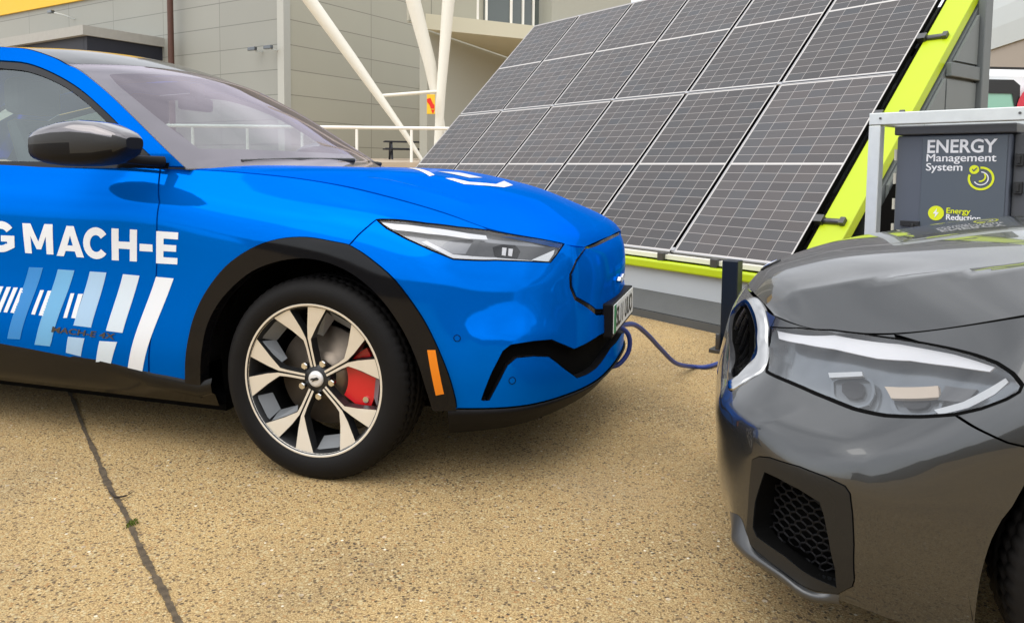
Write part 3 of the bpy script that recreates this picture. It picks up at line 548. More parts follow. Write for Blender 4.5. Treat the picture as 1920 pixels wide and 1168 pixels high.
# doorway and glazing in the right wall
dw=[(-4.843,40.314,4.689),(-4.074,41.519,4.806)]
s0=float(np.dot(np.array(dw[0])-CN,dB)); s1=s0+4.2
t=MB(); hbox(t,-.10,-.02,s0,s0+.35,1.2,5.6); hbox(t,-.10,-.02,s0,s1,5.2,5.6); hbox(t,-.10,-.02,s1-.3,s1,1.2,5.2); d_=t.build('door_frame','slab_white',hall)
t=MB(); hbox(t,-.05,-.02,s0+.35,s1-.3,1.2,5.2); t.build('door_glass','dark_glass',d_)
# canopy on the left wall
cn=empty('entrance_canopy',(0,0,0),0,'flat grey canopy with a dark navy beam under its edge, on the pale hall wall','canopy')
KA=np.array((-18.803,34.000,7.211)); KA2=KA-np.array([0,0,.55])
def kp(a,b,z): return Vector(tuple(KA+dA*a+dB*b+np.array([0,0,z])))
def kbox(mb,a0,a1,b0,b1,z0,z1): mb.hexa([kp(a0,b0,z0),kp(a1,b0,z0),kp(a1,b1,z0),kp(a0,b1,z0)],[kp(a0,b0,z1),kp(a1,b0,z1),kp(a1,b1,z1),kp(a0,b1,z1)])
t=MB(); kbox(t,0,12,0,4.3,-.42,0); t.build('canopy_roof','canopy_grey',cn)
t=MB(); kbox(t,.15,.40,.25,4.25,-1.05,-.424); t.build('edge_beam','navy_wood',cn)
for b_ in(1.5,3.0): t=MB(); kbox(t,.40,12,b_,b_+.18,-.80,-.424); t.build('cross_beam','navy_wood',cn)
t=MB(); kbox(t,.42,12,.25,.45,-1.0,-.424); t.build('front_beam','navy_wood',cn)
# brown pipe, lamp and cameras on the left wall
pb_=np.array((-15.639,36.543,6.413))-dB*.5
tag(MB().tube([(pb_[0],pb_[1],0),(pb_[0],pb_[1],14)],.135,14).build('drain_pipe','rust_brown'),'tall rusty brown pipe standing in front of the pale hall wall','pipe')
for px_,lab in(((-10.811,33.462,6.070),'left one of two small cameras on the pale hall wall'),((-9.957,32.917,6.063),'right one of two small cameras, nearer the hall corner')):
    q=np.array(px_)-dB*.02; sc_=empty('security_camera',tuple(q),math.atan2(dA[1],dA[0]),lab,'camera','cameras on the hall wall')
    MB().box((.0,.20,-.02),(.06,.40,.06)).build('bracket','galvanised',sc_); MB().box((.14,.40,.06),(.46,.15,.15)).build('camera_body','lamp_smoke_dark',sc_,bevel=.02)
q=np.array((-23.342,41.459,8.940)); fl_=empty('flood_lamp',tuple(q),math.atan2(dA[1],dA[0]),'small floodlight on a long arm on the pale wall below the yellow band','lamp')
MB().tube([(0,.02,-.1),(.05,.5,.02),(.35,.9,.12)],.035,8).build('arm','galvanised',fl_); MB().box((.52,.95,.16),(.42,.20,.16)).build('lamp_head','lamp_smoke_dark',fl_,bevel=.03)
# terrace with a white railing
tm=MB(); tm.add([(-70,23.6,0),(2.5,23.6,0),(2.5,23.6,1.30),(-70,23.6,1.30),(-70,70,2.3),(2.5,70,2.3),(2.5,70,0)],[(0,1,2,3),(3,2,5,4),(1,6,5,2)]); tag(tm.build('terrace','terrace',recalc=False),kind='structure')
rl=empty('railing',(0,24,1.30),0,'white steel railing along the terrace in front of the hall','railing')
zr=(-4.339,24.000,2.363)[2]-1.30
t=MB(); t.tube([(-24,0,zr),(-1.6,0,zr)],.052,10); t.build('top_rail','white_rail',rl)
for k in range(13): xk=(-4.854,24.000,1.698)[0]+1.70*(k-11); t=MB(); t.tube([(xk,0,0),(xk,0,zr-.05)],.045,10); t.build('post','white_rail',rl)
# white mast with its raking struts
ms_=empty('mast',(-2.446,25.000,1.408),0,'thick white tapering mast with raking struts and a tie bar behind the array','mast')
mo=Vector((-2.446,25.000,1.408))
def mp(p): return Vector(p)-mo
t=MB(); t.tube([mp((-2.478,25.000,0.890)),mp((-2.334,25.000,3.635)),mp((-2.107,25.000,6.506)),mp((-1.843,25.000,10.802))],[.125,.15,.20,.24],20); t.build('column','white_steel',ms_)
t=MB(); t.tube([mp((-2.837,24.800,1.264)),mp((-3.593,24.800,2.415)),mp((-5.083,24.600,4.516)),mp((-6.346,24.200,6.286)),mp((-8.239,23.600,8.953))],[.05,.10,.165,.20,.21],18); t.build('strut','white_steel',ms_)
t=MB(); t.tube([mp((-2.233,25.300,2.076)),mp((-2.446,25.300,3.061)),mp((-2.719,25.200,4.507)),mp((-3.249,25.000,6.493)),mp((-4.181,24.600,10.301))],[.07,.14,.20,.235,.25],18); t.build('strut','white_steel',ms_)
t=MB(); t.tube([mp((-4.208,24.800,3.425)),mp((-2.420,25.000,3.600))],.055,10); t.build('tie_bar','white_steel',ms_)
sg_=empty('hanging_sign',(-2.616,24.600,3.155),R(10),'small yellow and red sign fixed beside the white mast','sign')
b_=MB(); b_.box((0,0,0),(.26,.04,.62)); b_.build('sign_plate','sign_yellow',sg_,bevel=.01)
b_=MB(); b_.prism([(-.13,.16),(-.02,.2),(.06,.02),(.11,-.02),(.11,-.14),(.0,-.14),(-.06,.0),(-.12,.06)],-.024,-.030); b_.prism([(.0,-.17),(.12,-.17),(.06,-.31)],-.024,-.030); b_.build('red_mark','sign_red',sg_)
# picnic table
pt=empty('picnic_table',(-4.636,32.000,1.481),R(14),'dark picnic table with fixed benches on the terrace by the hall','picnic table')
MB().box((.25,0,.74),(1.9,.75,.05)).build('tabletop','navy_wood',pt)
for y in(-.62,.62): MB().box((.25,y,.44),(1.9,.26,.05)).build('bench','navy_wood',pt)
for x in(-.42,.92):
    t=MB(); t.hexa([(x-.04,-.70,0),(x+.04,-.70,0),(x+.04,-.58,0),(x-.04,-.58,0)],[(x-.04,-.30,.72),(x+.04,-.30,.72),(x+.04,-.18,.72),(x-.04,-.18,.72)]); t.hexa([(x-.04,.70,0),(x+.04,.70,0),(x+.04,.58,0),(x-.04,.58,0)],[(x-.04,.30,.72),(x+.04,.30,.72),(x+.04,.18,.72),(x-.04,.18,.72)]); t.box((x,0,.38),(.06,1.4,.09)); t.build('legs','navy_wood',pt)
# balcony to the right of the mast
B1=np.array((-2.953,26.000,6.261)); eF=np.array([.883,.469,0]); eN=np.array([-.469,.883,0])
bl=empty('balcony',tuple(B1*[1,1,0]),0,'cream balcony slab with slim posts and glazing above, right of the white mast','balcony')
def bq(a,b_,z): return Vector(tuple(eF*a+eN*b_+np.array([0,0,B1[2]+z])))
def bbox(mb,a0,a1,b0,b1,z0,z1): mb.hexa([bq(a0,b0,z0),bq(a1,b0,z0),bq(a1,b1,z0),bq(a0,b1,z0)],[bq(a0,b0,z1),bq(a1,b0,z1),bq(a1,b1,z1),bq(a0,b1,z1)])
wC=np.array([.40,.917,0])
def bw(P): return Vector(tuple(P))-Vector(tuple(B1*[1,1,0]))
z1_=B1[2]; q=[B1*[1,1,0],B1*[1,1,0]+eF*9,B1*[1,1,0]+eF*9+wC*12,B1*[1,1,0]+wC*12]
t=MB(); t.hexa([bw(p+np.array([0,0,z1_-.50])) for p in q],[bw(p+np.array([0,0,z1_])) for p in q]); t.build('slab','slab_white',bl)
c0=np.array([-2.93,26.35,0]); q=[c0,c0+wC*26,c0+wC*26+np.array([-.275,.12,0]),c0+np.array([-.275,.12,0])]
t=MB(); t.hexa([bw(p) for p in q],[bw(p+np.array([0,0,z1_-.503])) for p in q]); t.build('lower_wall','pale_wall',bl)
t=MB(); bbox(t,0,2.9,1.6,1.8,0,3); t.build('back_wall','cladding_warm',bl)
t=MB(); bbox(t,2.9,5.2,1.5,1.6,0,3); t.build('window','dark_glass',bl)
for a_ in(2.92,3.95,4.45,4.9): t=MB(); bbox(t,a_,a_+.07,1.42,1.5,0,3); t.build('window_bar','white_rail',bl)
for a_ in(1.95,3.25): t=MB(); bbox(t,a_,a_+.06,.1,.16,.0,1.3); t.build('railing_post','white_rail',bl)
t=MB(); bbox(t,5.35,9,.8,3,0,4); t.build('white_pier','pale_wall',bl)
# van and barrel roofed hall at the far right
vn=empty('parked_van',(6.15,12.2,0),R(4),'white van with a green window and red mark, half hidden by the steel cabin','van')
vb=MB(); prof=[(-1.0,.35),(-1.02,1.4),(-.98,2.2),(-.90,2.55),(-.75,2.66),(.75,2.66),(.90,2.55),(.98,2.2),(1.02,1.4),(1.0,.35)]
xs=[-1.5,-1.4,3.6,4.3,4.9]; sc=[(.94,0),(1,0),(1,0),(.97,-.35),(.9,-1.25)]
V=[]
for x,(k,dz) in zip(xs,sc):
    for y,z in prof: V.append((x,y*k,z+(dz if z>1.5 else 0)))
n=len(prof); vb.add(V,[(i*n+j,i*n+(j+1)%n,(i+1)*n+(j+1)%n,(i+1)*n+j) for i in range(4) for j in range(n)]+[tuple(range(n)),tuple(range(5*n-1,4*n-1,-1))]); vbo=vb.build('body','van_white',vn,bevel=.04)
w1=[(x,z) for x,z in((-.2,1.96),(-.2,2.46),(1.02,2.46),(1.12,2.38),(1.12,2.05),(1.0,1.96))]
t=MB(); t.add([(x,-1.012+.02*(z>2.2),z) for x,z in w1],[tuple(range(6))]); t.build('window','van_window',vn,recalc=False)
t=MB(); t.add([(-.2,-1.022,2.28),(-.2,-1.0,2.48),(1.04,-1.0,2.48),(1.14,-1.006,2.40),(1.14,-1.018,2.08),(1.06,-1.018,2.08),(1.02,-1.012,2.28)],[(0,1,2,6),(2,3,4,5,6)]); t.build('window_seal','plate_black',vn,recalc=False)
t=MB(); t.add([(1.56+.48*cos(a),-1.03,2.02+.48*sin(a)) for a in np.linspace(0,2*pi,40)[:-1]],[tuple(range(39))]); t.build('round_mark','van_red',vn,recalc=False)
t=MB(); t.box((1.0,-1.02,2.64),(5.0,.04,.03)); t.build('roof_gutter','plate_black',vn)
for x in(-.6,3.3):
    for y in(-.9,.9): MB().lathe([(.001,-.1),(.20,-.1),(.34,-.1),(.34,.1),(.20,.1),(.001,.1)],32).build('wheel','rubber',vn).location=(x,y,.34)
bh=empty('barrel_hall',(22,34,0),R(-8),'pale silver hall with a rounded roof edge and a beige lower wall, top right','building')
pf=[(1.2,0),(1.2,7.4)]; up_=[(1.2,7.4)]+[(1.2+5*(1-cos(a)),7.4+6*sin(a)) for a in np.linspace(0,pi/2,10)[1:]]+[(40,13.4),(40,7.4)]
t=MB(); t.prism(up_,0,14); t.build('barrel_roof','hall_silver',bh)
t=MB(); t.prism([(1.3,0),(40,0),(40,7.39),(1.3,7.39)],.02,13.9); t.build('lower_wall','hall_beige',bh)
# an unseen low building, added for a dark band reflected in the cars
rb=empty('reflection_building',(-4,-22,0),0,'added long low dark building, unseen, for reflections in the cars','building')
MB().box((0,0,1.9),(60,6,3.8)).build('wall','far_wall',rb); MB().box((0,.3,3.95),(61,7.5,.3)).build('roof','canopy_grey',rb)
for k in range(9): MB().box((-26+k*6.4,3.05,1.9),(3.2,.12,2.6)).build('roller_door','roller_grey',rb)
# ---------------------------------------------------------------- shared wheel builder
def tyre_mesh(Ro,Rb,wd):
    h=wd/2; prof=[(Rb-.004,h*.80),(Rb+.004,h*.93),(Rb+.03,h*1.0),(Rb+(Ro-Rb)*.5,h*1.03),(Ro-.030,h*.97),(Ro-.012,h*.86),(Ro-.004,h*.74)]
    for y in (.62,.60,.56,.54,.20,.18,.14,.12): prof.append((Ro-(.009 if y in(.60,.56,.18,.14) else 0),h*y))
    prof+=[(r,-y) for r,y in prof[::-1]]; k=len(prof)
    def rad(i,j):
        e=min(i,k-1-i)
        if e in (6,7): return -.005 if j%3==0 else 0
        if e in (10,11) and (j%3==1): return -.005
        return 0
    return MB().lathe(prof,216,rad=rad)
def add_wheel(car,loc,out,Ro=.361,R0=.267,wd=.228,kind='blue',label=None):
    """out: +1/-1 direction of the outer face along local y"""
    w=empty('wheel',loc); w.parent=car
    if out<0: w.rotation_euler=(0,0,pi)
    # local +y is the outer face
    tyre_mesh(Ro,R0-.004,wd).build('tyre','rubber',w)
    b=MB(); b.lathe([(R0,.100),(R0+.004,.106),(R0-.006,.108),(R0-.010,.098),(R0-.018,.085),(R0-.022,.0),(R0-.03,-.09),(R0,-.105)],96)
    b.build('rim_barrel','dark_alloy',w)
    q=MB(); q.lathe([(R0-.0085,.1025),(R0-.004,.1085),(R0+.003,.1075)],120); rim=q.build('rim','machined',w)
    face=lambda r:.080+.022*(r/R0)**2 if r>.06 else .080
    if kind=='blue':
        a=R0
        def arm(sg,lift,grow):
            I=[(.165,.010-grow),(.40,.012-grow),(.55,.013-grow),(.70,.050-grow),(.965,.143-grow)]
            O=[(.165,.040+grow),(.42,.044+grow),(.53,.055+grow),(.68,.185+grow),(.885,.395+grow)]
            return [(x*a,sg*y*a) for x,y in I],[(x*a,sg*y*a) for x,y in O]
        sp=MB(); sd=MB()
        for k in range(5):
            ang=R(102-72*k) if out>0 else R(78+72*k); ca,sa=cos(ang),sin(ang)
            for sg in(1,-1):
                I,O=arm(sg,0,0); V=[];n=len(I)
                for (x1,y1),(x2,y2) in zip(I,O):
                    for (x,y) in ((x1,y1),(x2,y2)): r=math.hypot(x,y); V.append((x*ca-y*sa,face(r),x*sa+y*ca))
                # front face
                sp.add(V,[(2*i,2*i+1,2*i+3,2*i+2) for i in range(n-1)])
                I,O=arm(sg,0,.014 if True else 0); Wb=[]
                for (x1,y1),(x2,y2) in zip(I,O):
                    for (x,y) in ((x1,y1),(x2,y2)): r=math.hypot(x,y); Wb.append((x*ca-y*sa,face(r)-.034,x*sa+y*ca))
                VV=[(p[0],p[1]-.0012,p[2]) for p in V]
                F=[(2*i,2*i+2,2*n+2*i+2,2*n+2*i) for i in range(n-1)]+[(2*i+1,2*i+3,2*n+2*i+3,2*n+2*i+1) for i in range(n-1)]+[(0,1,2*n+1,2*n)]
                sd.add(VV+Wb,F)
            # web between the two arms near the hub
            Pw=[(x*a,y*a) for x,y in((.15,-.06),(.55,-.03),(.55,.03),(.15,.06))]
            sd.add([(x*ca-y*sa,face(math.hypot(x,y))-.010,x*sa+y*ca) for x,y in Pw],[(0,1,2,3)])
            # sloping facet between neighbouring pairs, at the rim
            a2=ang-R(36)
            for t0,t1 in((-8,-.5),(.5,8)):
                pass
            fv=[]
            for rr,yy,aa in((.94,.085,-11),(.94,.085,11),(.80,.045,9),(.80,.045,-9)): t=a2+R(aa); fv.append((rr*a*cos(t),yy,rr*a*sin(t)))
            sd.add(fv,[(0,1,2,3)],mi=1)
            fv=[]
            for rr,yy,aa in((.93,.088,-13.5),(.60,.070,-29),(.55,.045,-20),(.82,.045,-9)): t=a2+R(aa); fv.append((rr*a*cos(t),yy,rr*a*sin(t)))
            sd.add(fv,[(0,1,2,3)],mi=1)
        sp.build('spoke_faces','machined',w); sd.build('spoke_sides','dark_alloy',w,mats=['dark_alloy','grey_alloy'])
        hb=MB(); hb.lathe([(.001,.078),(.045,.077),(.052,.068),(.052,.03)],40); hb.build('hub','dark_alloy',w)
        for k in range(5):
            t=R(64+72*k) if out>0 else R(116-72*k); n=MB(); c=Vector((.062*cos(t),.066,.062*sin(t)))
            n.tube([c,c+Vector((0,.016,0))],.0125,6); n.tube([c+Vector((0,.004,0)),c+Vector((0,.020,0))],.0095,12); n.build('lug_nut','chrome',w)
        cp=MB(); cp.lathe([(.0005,.088),(.018,.087),(.027,.084),(.029,.078)],40); cap=cp.build('centre_cap','cap_silver',w)
        hm=MB(); hm.prism([(-.017,.004),(-.009,.009),(.003,.005),(.012,.004),(.018,-.001),(.014,-.003),(.006,-.002),(.012,-.010),(.004,-.006),(-.003,-.003),(-.012,-.001)],.0905,.0885); hm.build('cap_emblem','plate_black',cap)
    else:
        sp=MB(); a=R0
        for k in range(5):
            ang=R(90+72*k)
            for sg in(1,-1):
                ca,sa=cos(ang+sg*R(13)),sin(ang+sg*R(13)); V=[]
                for x,y in((.12,-.05),(.12,.05),(.97,.09),(.97,-.09)): V.append((x*a*ca-y*a*sa,face(x*a),x*a*sa+y*a*ca))
                Wb=[(p[0],p[1]-.03,p[2]) for p in V]; sp.hexa(V,Wb)
        sp.lathe([(.001,.085),(.05,.08),(.055,.04)],32); sp.build('spokes','grey_alloy',w)
    d=MB(); d.lathe([(.001,.030),(.085,.030),(.088,.012),(.178,.012),(.178,-.012),(.07,-.012)],72); d.build('brake_disc','disc_steel',w)
    if kind=='blue':
        c=MB(); 
        def arc(r0,r1,y0,y1,t0,t1,n=14):
            for i in range(n):
                a0=R(t0+(t1-t0)*i/n);a1=R(t0+(t1-t0)*(i+1)/n); g=lambda r,a,y:(r*cos(a),y,r*sin(a))
                c.hexa([g(r0,a0,y0),g(r1,a0,y0),g(r1,a1,y0),g(r0,a1,y0)],[g(r0,a0,y1),g(r1,a0,y1),g(r1,a1,y1),g(r0,a1,y1)])
        sgn=1 if out>0 else -1
        arc(.108,.215,-.02,.046,*((-32,33) if out>0 else (147,212)))
        cal=c.build('brake_caliper','caliper_red',w)
        for t_,r_ in((14,.185),(-20,.190)):
            t_=R(t_ if out>0 else 180-t_); b_=MB(); c_=Vector((r_*cos(t_),.044,r_*sin(t_))); b_.tube([c_,c_+Vector((0,.008,0))],.011,12); b_.build('caliper_bolt','satin_chrome',cal)
    return w
# ---------------------------------------------------------------- the blue car
blue=empty('parked_car',(BLUE_POSE[0],BLUE_POSE[1],0),BLUE_POSE[2],'bright blue car with white lettering and slanted stripes on its door','car')
S1=Skin(BLUE_SIDE,-1); HD=Skin(BLUE_HOOD,-1); GL=Skin(BLUE_GLASS,-1)
for k in('arch_out','arch_in'): F[k+'_s']=smooth_line(F[k],4)
ku=BLUE_SIDE.ku; UC=ku[16]; mu=lambda q:[(2*UC-u,v) for u,v in q[::-1]]
ut=lambda f:float(np.interp(f,[-3.75,-3.3,-2.9,-2.2,-1.5,-1.0,-.62,-.3,0,.25,.45,.56],ku[:12]))
TOP=1.01
arch=F['arch_out']; ia=10; a_rear=arch[:ia]; a_front=arch[ia:]   # split where the bumper seam meets the arch
seam=F['bumper_seam']; a_rear=smooth_line(a_rear+[seam[0]],4); a_front=smooth_line([seam[0]]+a_front,4)
hl=F['headlight']; hl_top=hl[:7]; hl_low=[hl[0]]+hl[:6:-1]+[hl[6]]
bb=F['body_bottom']; dg=F['door_gap']
u_hl=F['headlight'][4][0]
top_f=[(u,TOP) for u in np.linspace(dg[0][0],u_hl-.03,24)]
gr=F['grille_edge']
gh=[(UC-.2,TOP),(gr[2][0]+.015,TOP)]+gr[2:]+[(UC-.36,.575),(UC-.2,.545)]
grille=[(UC,TOP)]+gh+[(UC,.535)]+mu(gh)
ih=F['intake_top'][::-1]+F['intake_bot']       # from the centre outwards along the top, back along the bottom
ihalf=[(UC-.13,.465)]+ih+[(UC-.15,.382)]
intake=[(UC,.468)]+ihalf+[(UC,.378)]+mu(ihalf)
bot=[(u,.302) for u in np.linspace(a_front[-1][0],UC-.02,26)]
bhalf=seam+hl_low[1:]+[(hl[6][0]+.05,TOP-.004),(gr[2][0]+.008,TOP-.004)]+gr[3:]+[(UC-.36,.570),(UC-.2,.540)]   # seam, under the lamp, round the grille
lower=a_front[::-1]                                  # from the bottom of the arch up to the seam
bumper=lower[:-1]+bhalf+[(UC,.530)]+mu(bhalf)+mu(lower[:-1])+[(2*UC-u,v) for u,v in bot]+[(UC,.302)]+bot[::-1]
bp=S1.panel('bumper',bumper,'blue_paint',blue,holes=[intake],gap=.0025,rim=.018)
gp_=S1.panel('grille_panel',grille,'blue_paint',blue,gap=.022,off=-.004,rim=.02)
S1.ribbon('grille_surround',inset(dense(grille,.012),.011),.022,'gloss_black',gp_,off=-.008,closed=True)
S1.recess('lower_intake',intake,.055,'black_plastic',blue)
def smallpoly(s,name,poly,m,parent,off,rim=0,mir=1): return s.panel(name,poly,m,parent,off=off,rim=rim,h=.02,mir=mir)
U_BP=ut(-1.78); v_bot=bb[0][1]
for mir in (1,-1):
    fend=top_f+hl_top[4::-1]+seam[::-1][1:]+a_rear[::-1][1:]+[bb[4]]+dg[::-1][1:-1]
    S1.panel('fender',fend,'blue_paint',blue,gap=.003,mir=mir)
    door=[(dg[0][0],TOP)]+[(u,TOP) for u in np.linspace(dg[0][0],U_BP,20)][1:]+[(U_BP,v_bot)]+bb[:4]+dg[::-1][0:-1]
    fd=S1.panel('front_door',door,'blue_paint',blue,gap=.003,mir=mir)
    rear=[(U_BP,TOP)]+[(u,TOP) for u in np.linspace(U_BP,.05,30)][1:]+[(.05,.31),(ut(-3.45),.31)]+[(ut(-2.98+.47*cos(t)),.37+.47*sin(t)) for t in np.linspace(pi-.12,.12,20)]+[(ut(-2.4),v_bot),(U_BP,v_bot)]
    S1.panel('rear_panel',rear,'blue_paint',blue,gap=.003,mir=mir,h=.06)
    clad=a_rear+a_front[1:]+F['arch_in_s'][::-1]
    cl=S1.panel('arch_cladding',clad,'gloss_black',blue,off=.010,rim=.05,h=.02,mir=mir)
    mk=S1.panel('side_marker',F['marker'],'amber',cl,off=.0135,rim=.006,h=.01,mir=mir)
    # headlight: bucket, light bar, dark module, projector, clear lens
    h=S1.recess('headlight',hl,.022,'lamp_grey',blue,mir=mir)
    smallpoly(S1,'light_bar',F['hl_in1'],'lamp_white',h,-.006,mir=mir)
    smallpoly(S1,'lamp_module',F['hl_dark'],'lamp_dark',h,-.012,mir=mir)
    smallpoly(S1,'projector',F['hl_ring'],'gloss_black',h,-.010,.004,mir=mir)
    for q in('hl_proj','hl_proj2'): smallpoly(S1,'projector_bar',F[q],'lamp_white',h,-.006,.004,mir=mir)
    smallpoly(S1,'reflector',F['hl_tri'],'satin_chrome',h,-.007,.004,mir=mir); smallpoly(S1,'divider',F['hl_div'],'lamp_dark',h,-.009,.004,mir=mir)
    smallpoly(S1,'lower_strip',F['hl_lowstrip'],'lamp_white',h,-.006,mir=mir)
    smallpoly(S1,'lens',hl,'clear_lens',h,-.001,mir=mir)
    S1.ribbon('lamp_seal',hl,.006,'matt_black',h,.0006,mir=mir,closed=True)
    for q in F['sensor']:
        c=[(q[0]+.011*cos(t),q[1]+.011*sin(t)) for t in np.linspace(0,2*pi,18)[:-1]]
        sn=smallpoly(S1,'parking_sensor',c,'blue_paint',bp,.0012,0,mir=mir); S1.ribbon('sensor_ring',c,.0025,'matt_black',sn,.0014,mir=mir,closed=True,d=.004)
    # blue roof strip and pillar, black window frame, glass
    pu=F['pillar_up']; pl=F['pillar_low']; tl=F['trim_low']
    upr=[(-3.62,1.13),(-3.45,1.36),(-2.9,1.535),(-2.25,1.600)]; lor=[(-3.42,1.13),(-3.25,1.27),(-2.85,1.42),(-2.25,1.515)]
    up=upr+smooth_line(pu,4); lo=lor+smooth_line(pl,4)
    GL.panel('roof_pillar',up+lo[::-1],'blue_paint',blue,gap=.002,rim=.02,mir=mir)
    tr=[(-3.25,1.10),(-3.1,1.25),(-2.8,1.385),(-2.25,1.487)]+smooth_line(tl,4)
    GL.panel('window_frame',lo+tr[::-1],'gloss_black',blue,off=-.006,rim=.02,gap=.002,mir=mir)
    zb=1.098; gpoly=[q for q in tr if q[1]>zb+.005]; gpoly=[(gpoly[0][0]-.02,zb)]+gpoly+[(gpoly[-1][0]-.02,zb)]
    GL.panel('side_window',gpoly,'side_glass',blue,off=-.012,rim=0,h=.08,mir=mir)
    GL.ribbon('belt_trim',[(-3.3,1.092),(-2,1.092),(-1.0,1.092),(gpoly[-1][0]+.16,1.092)],.022,'gloss_black',blue,off=.004,mir=mir)
    # black triangle in front of the side glass, which carries the mirror
    tp=[tr[-1],tr[-6],(tr[-6][0]-.05,tr[-6][1]-.045),(tr[-1][0]-.17,zb-.004)]
    GL.panel('mirror_base',tp,'black_plastic',blue,off=-.004,rim=0,mir=mir)
# lettering, stripes and badge on the near side
def surf_text(s,name,txt,key,m,parent,bold,off=.0014,space=1.0):
    p0,p1,p2=[np.array(q) for q in F[key]]; V,Fc=text2d(txt,bold,1,space=space); lo=V.min(0); hi=V.max(0)
    lo[1]=0; hi[1]=max(hi[1]*0+ (0.729+bold if bold else .729),.1); V=(V-lo)/(hi-lo); V,Fc=subdiv(V,Fc,.12)
    U=p0+V[:,:1]*(p1-p0)+V[:,1:]*(p2-p0); W,N=s.at(U,off); return raw(name,W,N,Fc,m,parent)
near_door=[o for o in blue.children if o.name.startswith('front_door')][0]; near_fend=[o for o in blue.children if o.name.startswith('fender')][0]
T_=.235
def arc_pts(cx,cy,rx,ry,t0,t1,n=22): return [(cx+rx*cos(R(t0+(t1-t0)*i/n)),cy+ry*sin(R(t0+(t1-t0)*i/n))) for i in range(n+1)]
GLYPH={'M':([(0,0),(0,1),(.27,1),(.50,.42),(.73,1),(1,1),(1,0),(.76,0),(.76,.60),(.58,.16),(.42,.16),(.24,.60),(.24,0)],[]),
 'A':([(0,0),(.36,1),(.64,1),(1,0),(.735,0),(.67,.19),(.33,.19),(.265,0)],[[(.40,.38),(.60,.38),(.50,.70)]]),
 'C':(arc_pts(.52,.5,.52,.51,38,322)+arc_pts(.52,.5,.245,.27,322,38),[]),
 'H':([(0,0),(0,1),(.28,1),(.28,.615),(.72,.615),(.72,1),(1,1),(1,0),(.72,0),(.72,.39),(.28,.39),(.28,0)],[]),
 'dash':([(0,0),(1,0),(1,1),(0,1)],[]),
 'E':([(0,0),(0,1),(1,1),(1,.79),(.34,.79),(.34,.61),(.93,.61),(.93,.405),(.34,.405),(.34,.21),(1,.21),(1,0)],[]),
 'G':(arc_pts(.52,.5,.52,.51,38,300)+[(1,.17),(1,.56),(.52,.56),(.52,.36),(.74,.36),(.74,.285)]+arc_pts(.52,.5,.26,.27,310,38),[])}
for ch in('G','M','A','C','H','dash','E'):
    q=np.array(F['L_'+ch]); mp2=lambda P:[tuple((q[3]*(1-x)+q[2]*x)*(1-y)+(q[0]*(1-x)+q[1]*x)*y) for x,y in P]
    o_,h_=GLYPH[ch]; S1.panel('letter',mp2(o_),'white_vinyl',near_fend if ch=='E' else near_door,holes=[mp2(k) for k in h_],off=.0014,rim=0,h=.03,d=.02)
for k,m in (('s1','vinyl_1'),('s2','vinyl_2'),('s3','vinyl_3'),('s3b','vinyl_3'),('s4','vinyl_4'),('s4b','vinyl_4'),('s5','white_vinyl')):
    S1.panel('stripe',F[k],m,near_door,off=.0013,rim=0)
for k in range(8): S1.panel('thin_stripe',F['q%d'%k],'white_vinyl',near_door,off=.0013,rim=0)
surf_text(S1,'model_badge','MACH-E 4X','badge','lamp_dark',near_door,.02,off=.003)
# lip under the bumper
us=np.concatenate([np.linspace(a_front[-1][0]-.03,UC,34)]); us=np.concatenate([us,2*UC-us[-2::-1]])
A,NA=S1.at(np.stack([us,np.full(len(us),.300)],1)); n2=NA*np.array([1,1,0]); n2/=np.linalg.norm(n2,axis=1)[:,None]
kk=np.clip(np.abs(us-UC)/(UC-us[0]),0,1)[:,None]; kk=.22+.78*kk**1.3; zz=np.array([0,0,1.])
rows=[A+n2*.004,A+n2*.010-zz*.010*kk,A+n2*.004-zz*.022*kk,A-n2*.05*kk-zz*.10*kk,A-n2*.30-zz*.11*kk]
lip=MB(); k=len(us); lip.add([tuple(p) for r in rows for p in r],[(i*k+j,i*k+j+1,(i+1)*k+j+1,(i+1)*k+j) for i in range(len(rows)-1) for j in range(k-1)],True)
lip.build('front_lip','black_plastic',blue)
# rockers, floor, wheel housings
for sg in(-1,1):
    r=MB(); st=[]
    for f,zt in ((-2.52,.345),(-2.0,.348),(-1.45,bb[0][1]),(-1.2,bb[1][1]),(-.95,bb[2][1]),(-.7,bb[4][1]-.002),(-.50,bb[5][1]-.004),(-.44,.30)):
        st.append([(f,sg*l,z) for l,z in((.90,zt+.02),(.908,zt-.002),(.902,zt-.035),(.885,.255),(.862,.205),(.80,.20))])
    n=6; r.add([p for q in st for p in q],[(i*n+j,i*n+j+1,(i+1)*n+j+1,(i+1)*n+j) for i in range(len(st)-1) for j in range(n-1)],True)
    r.build('rocker_trim','rocker_black',blue)
    for fx in(0,-2.98):
        wl=MB(); V=[]
        for a in np.linspace(-.25,pi+.25,28):
            for y in(.83,.55): V.append((fx+.452*cos(a),sg*y,.37+.452*sin(a)))
        wl.add(V,[(2*i,2*i+1,2*i+3,2*i+2) for i in range(27)]); 
        wl.add([(fx+.452*cos(a),sg*.55,.37+.452*sin(a)) for a in np.linspace(-.25,pi+.25,28)],[tuple(range(28))]); wl.build('wheel_housing','matt_black',blue)
fl=MB().box((-1.45,0,.20),(2.0,1.62,.06)); fl.box((-1.5,0,.28),(4.1,1.08,.08)); fl.box((.40,0,.20),(.62,1.05,.05)); fl.box((.52,0,.195),(.25,1.1,.03)); fl.build('underbody','matt_black',blue)
for fx in(0,-2.98):
    for sg in(-1,1): add_wheel(blue,(fx-.012,sg*.815,.354),sg)
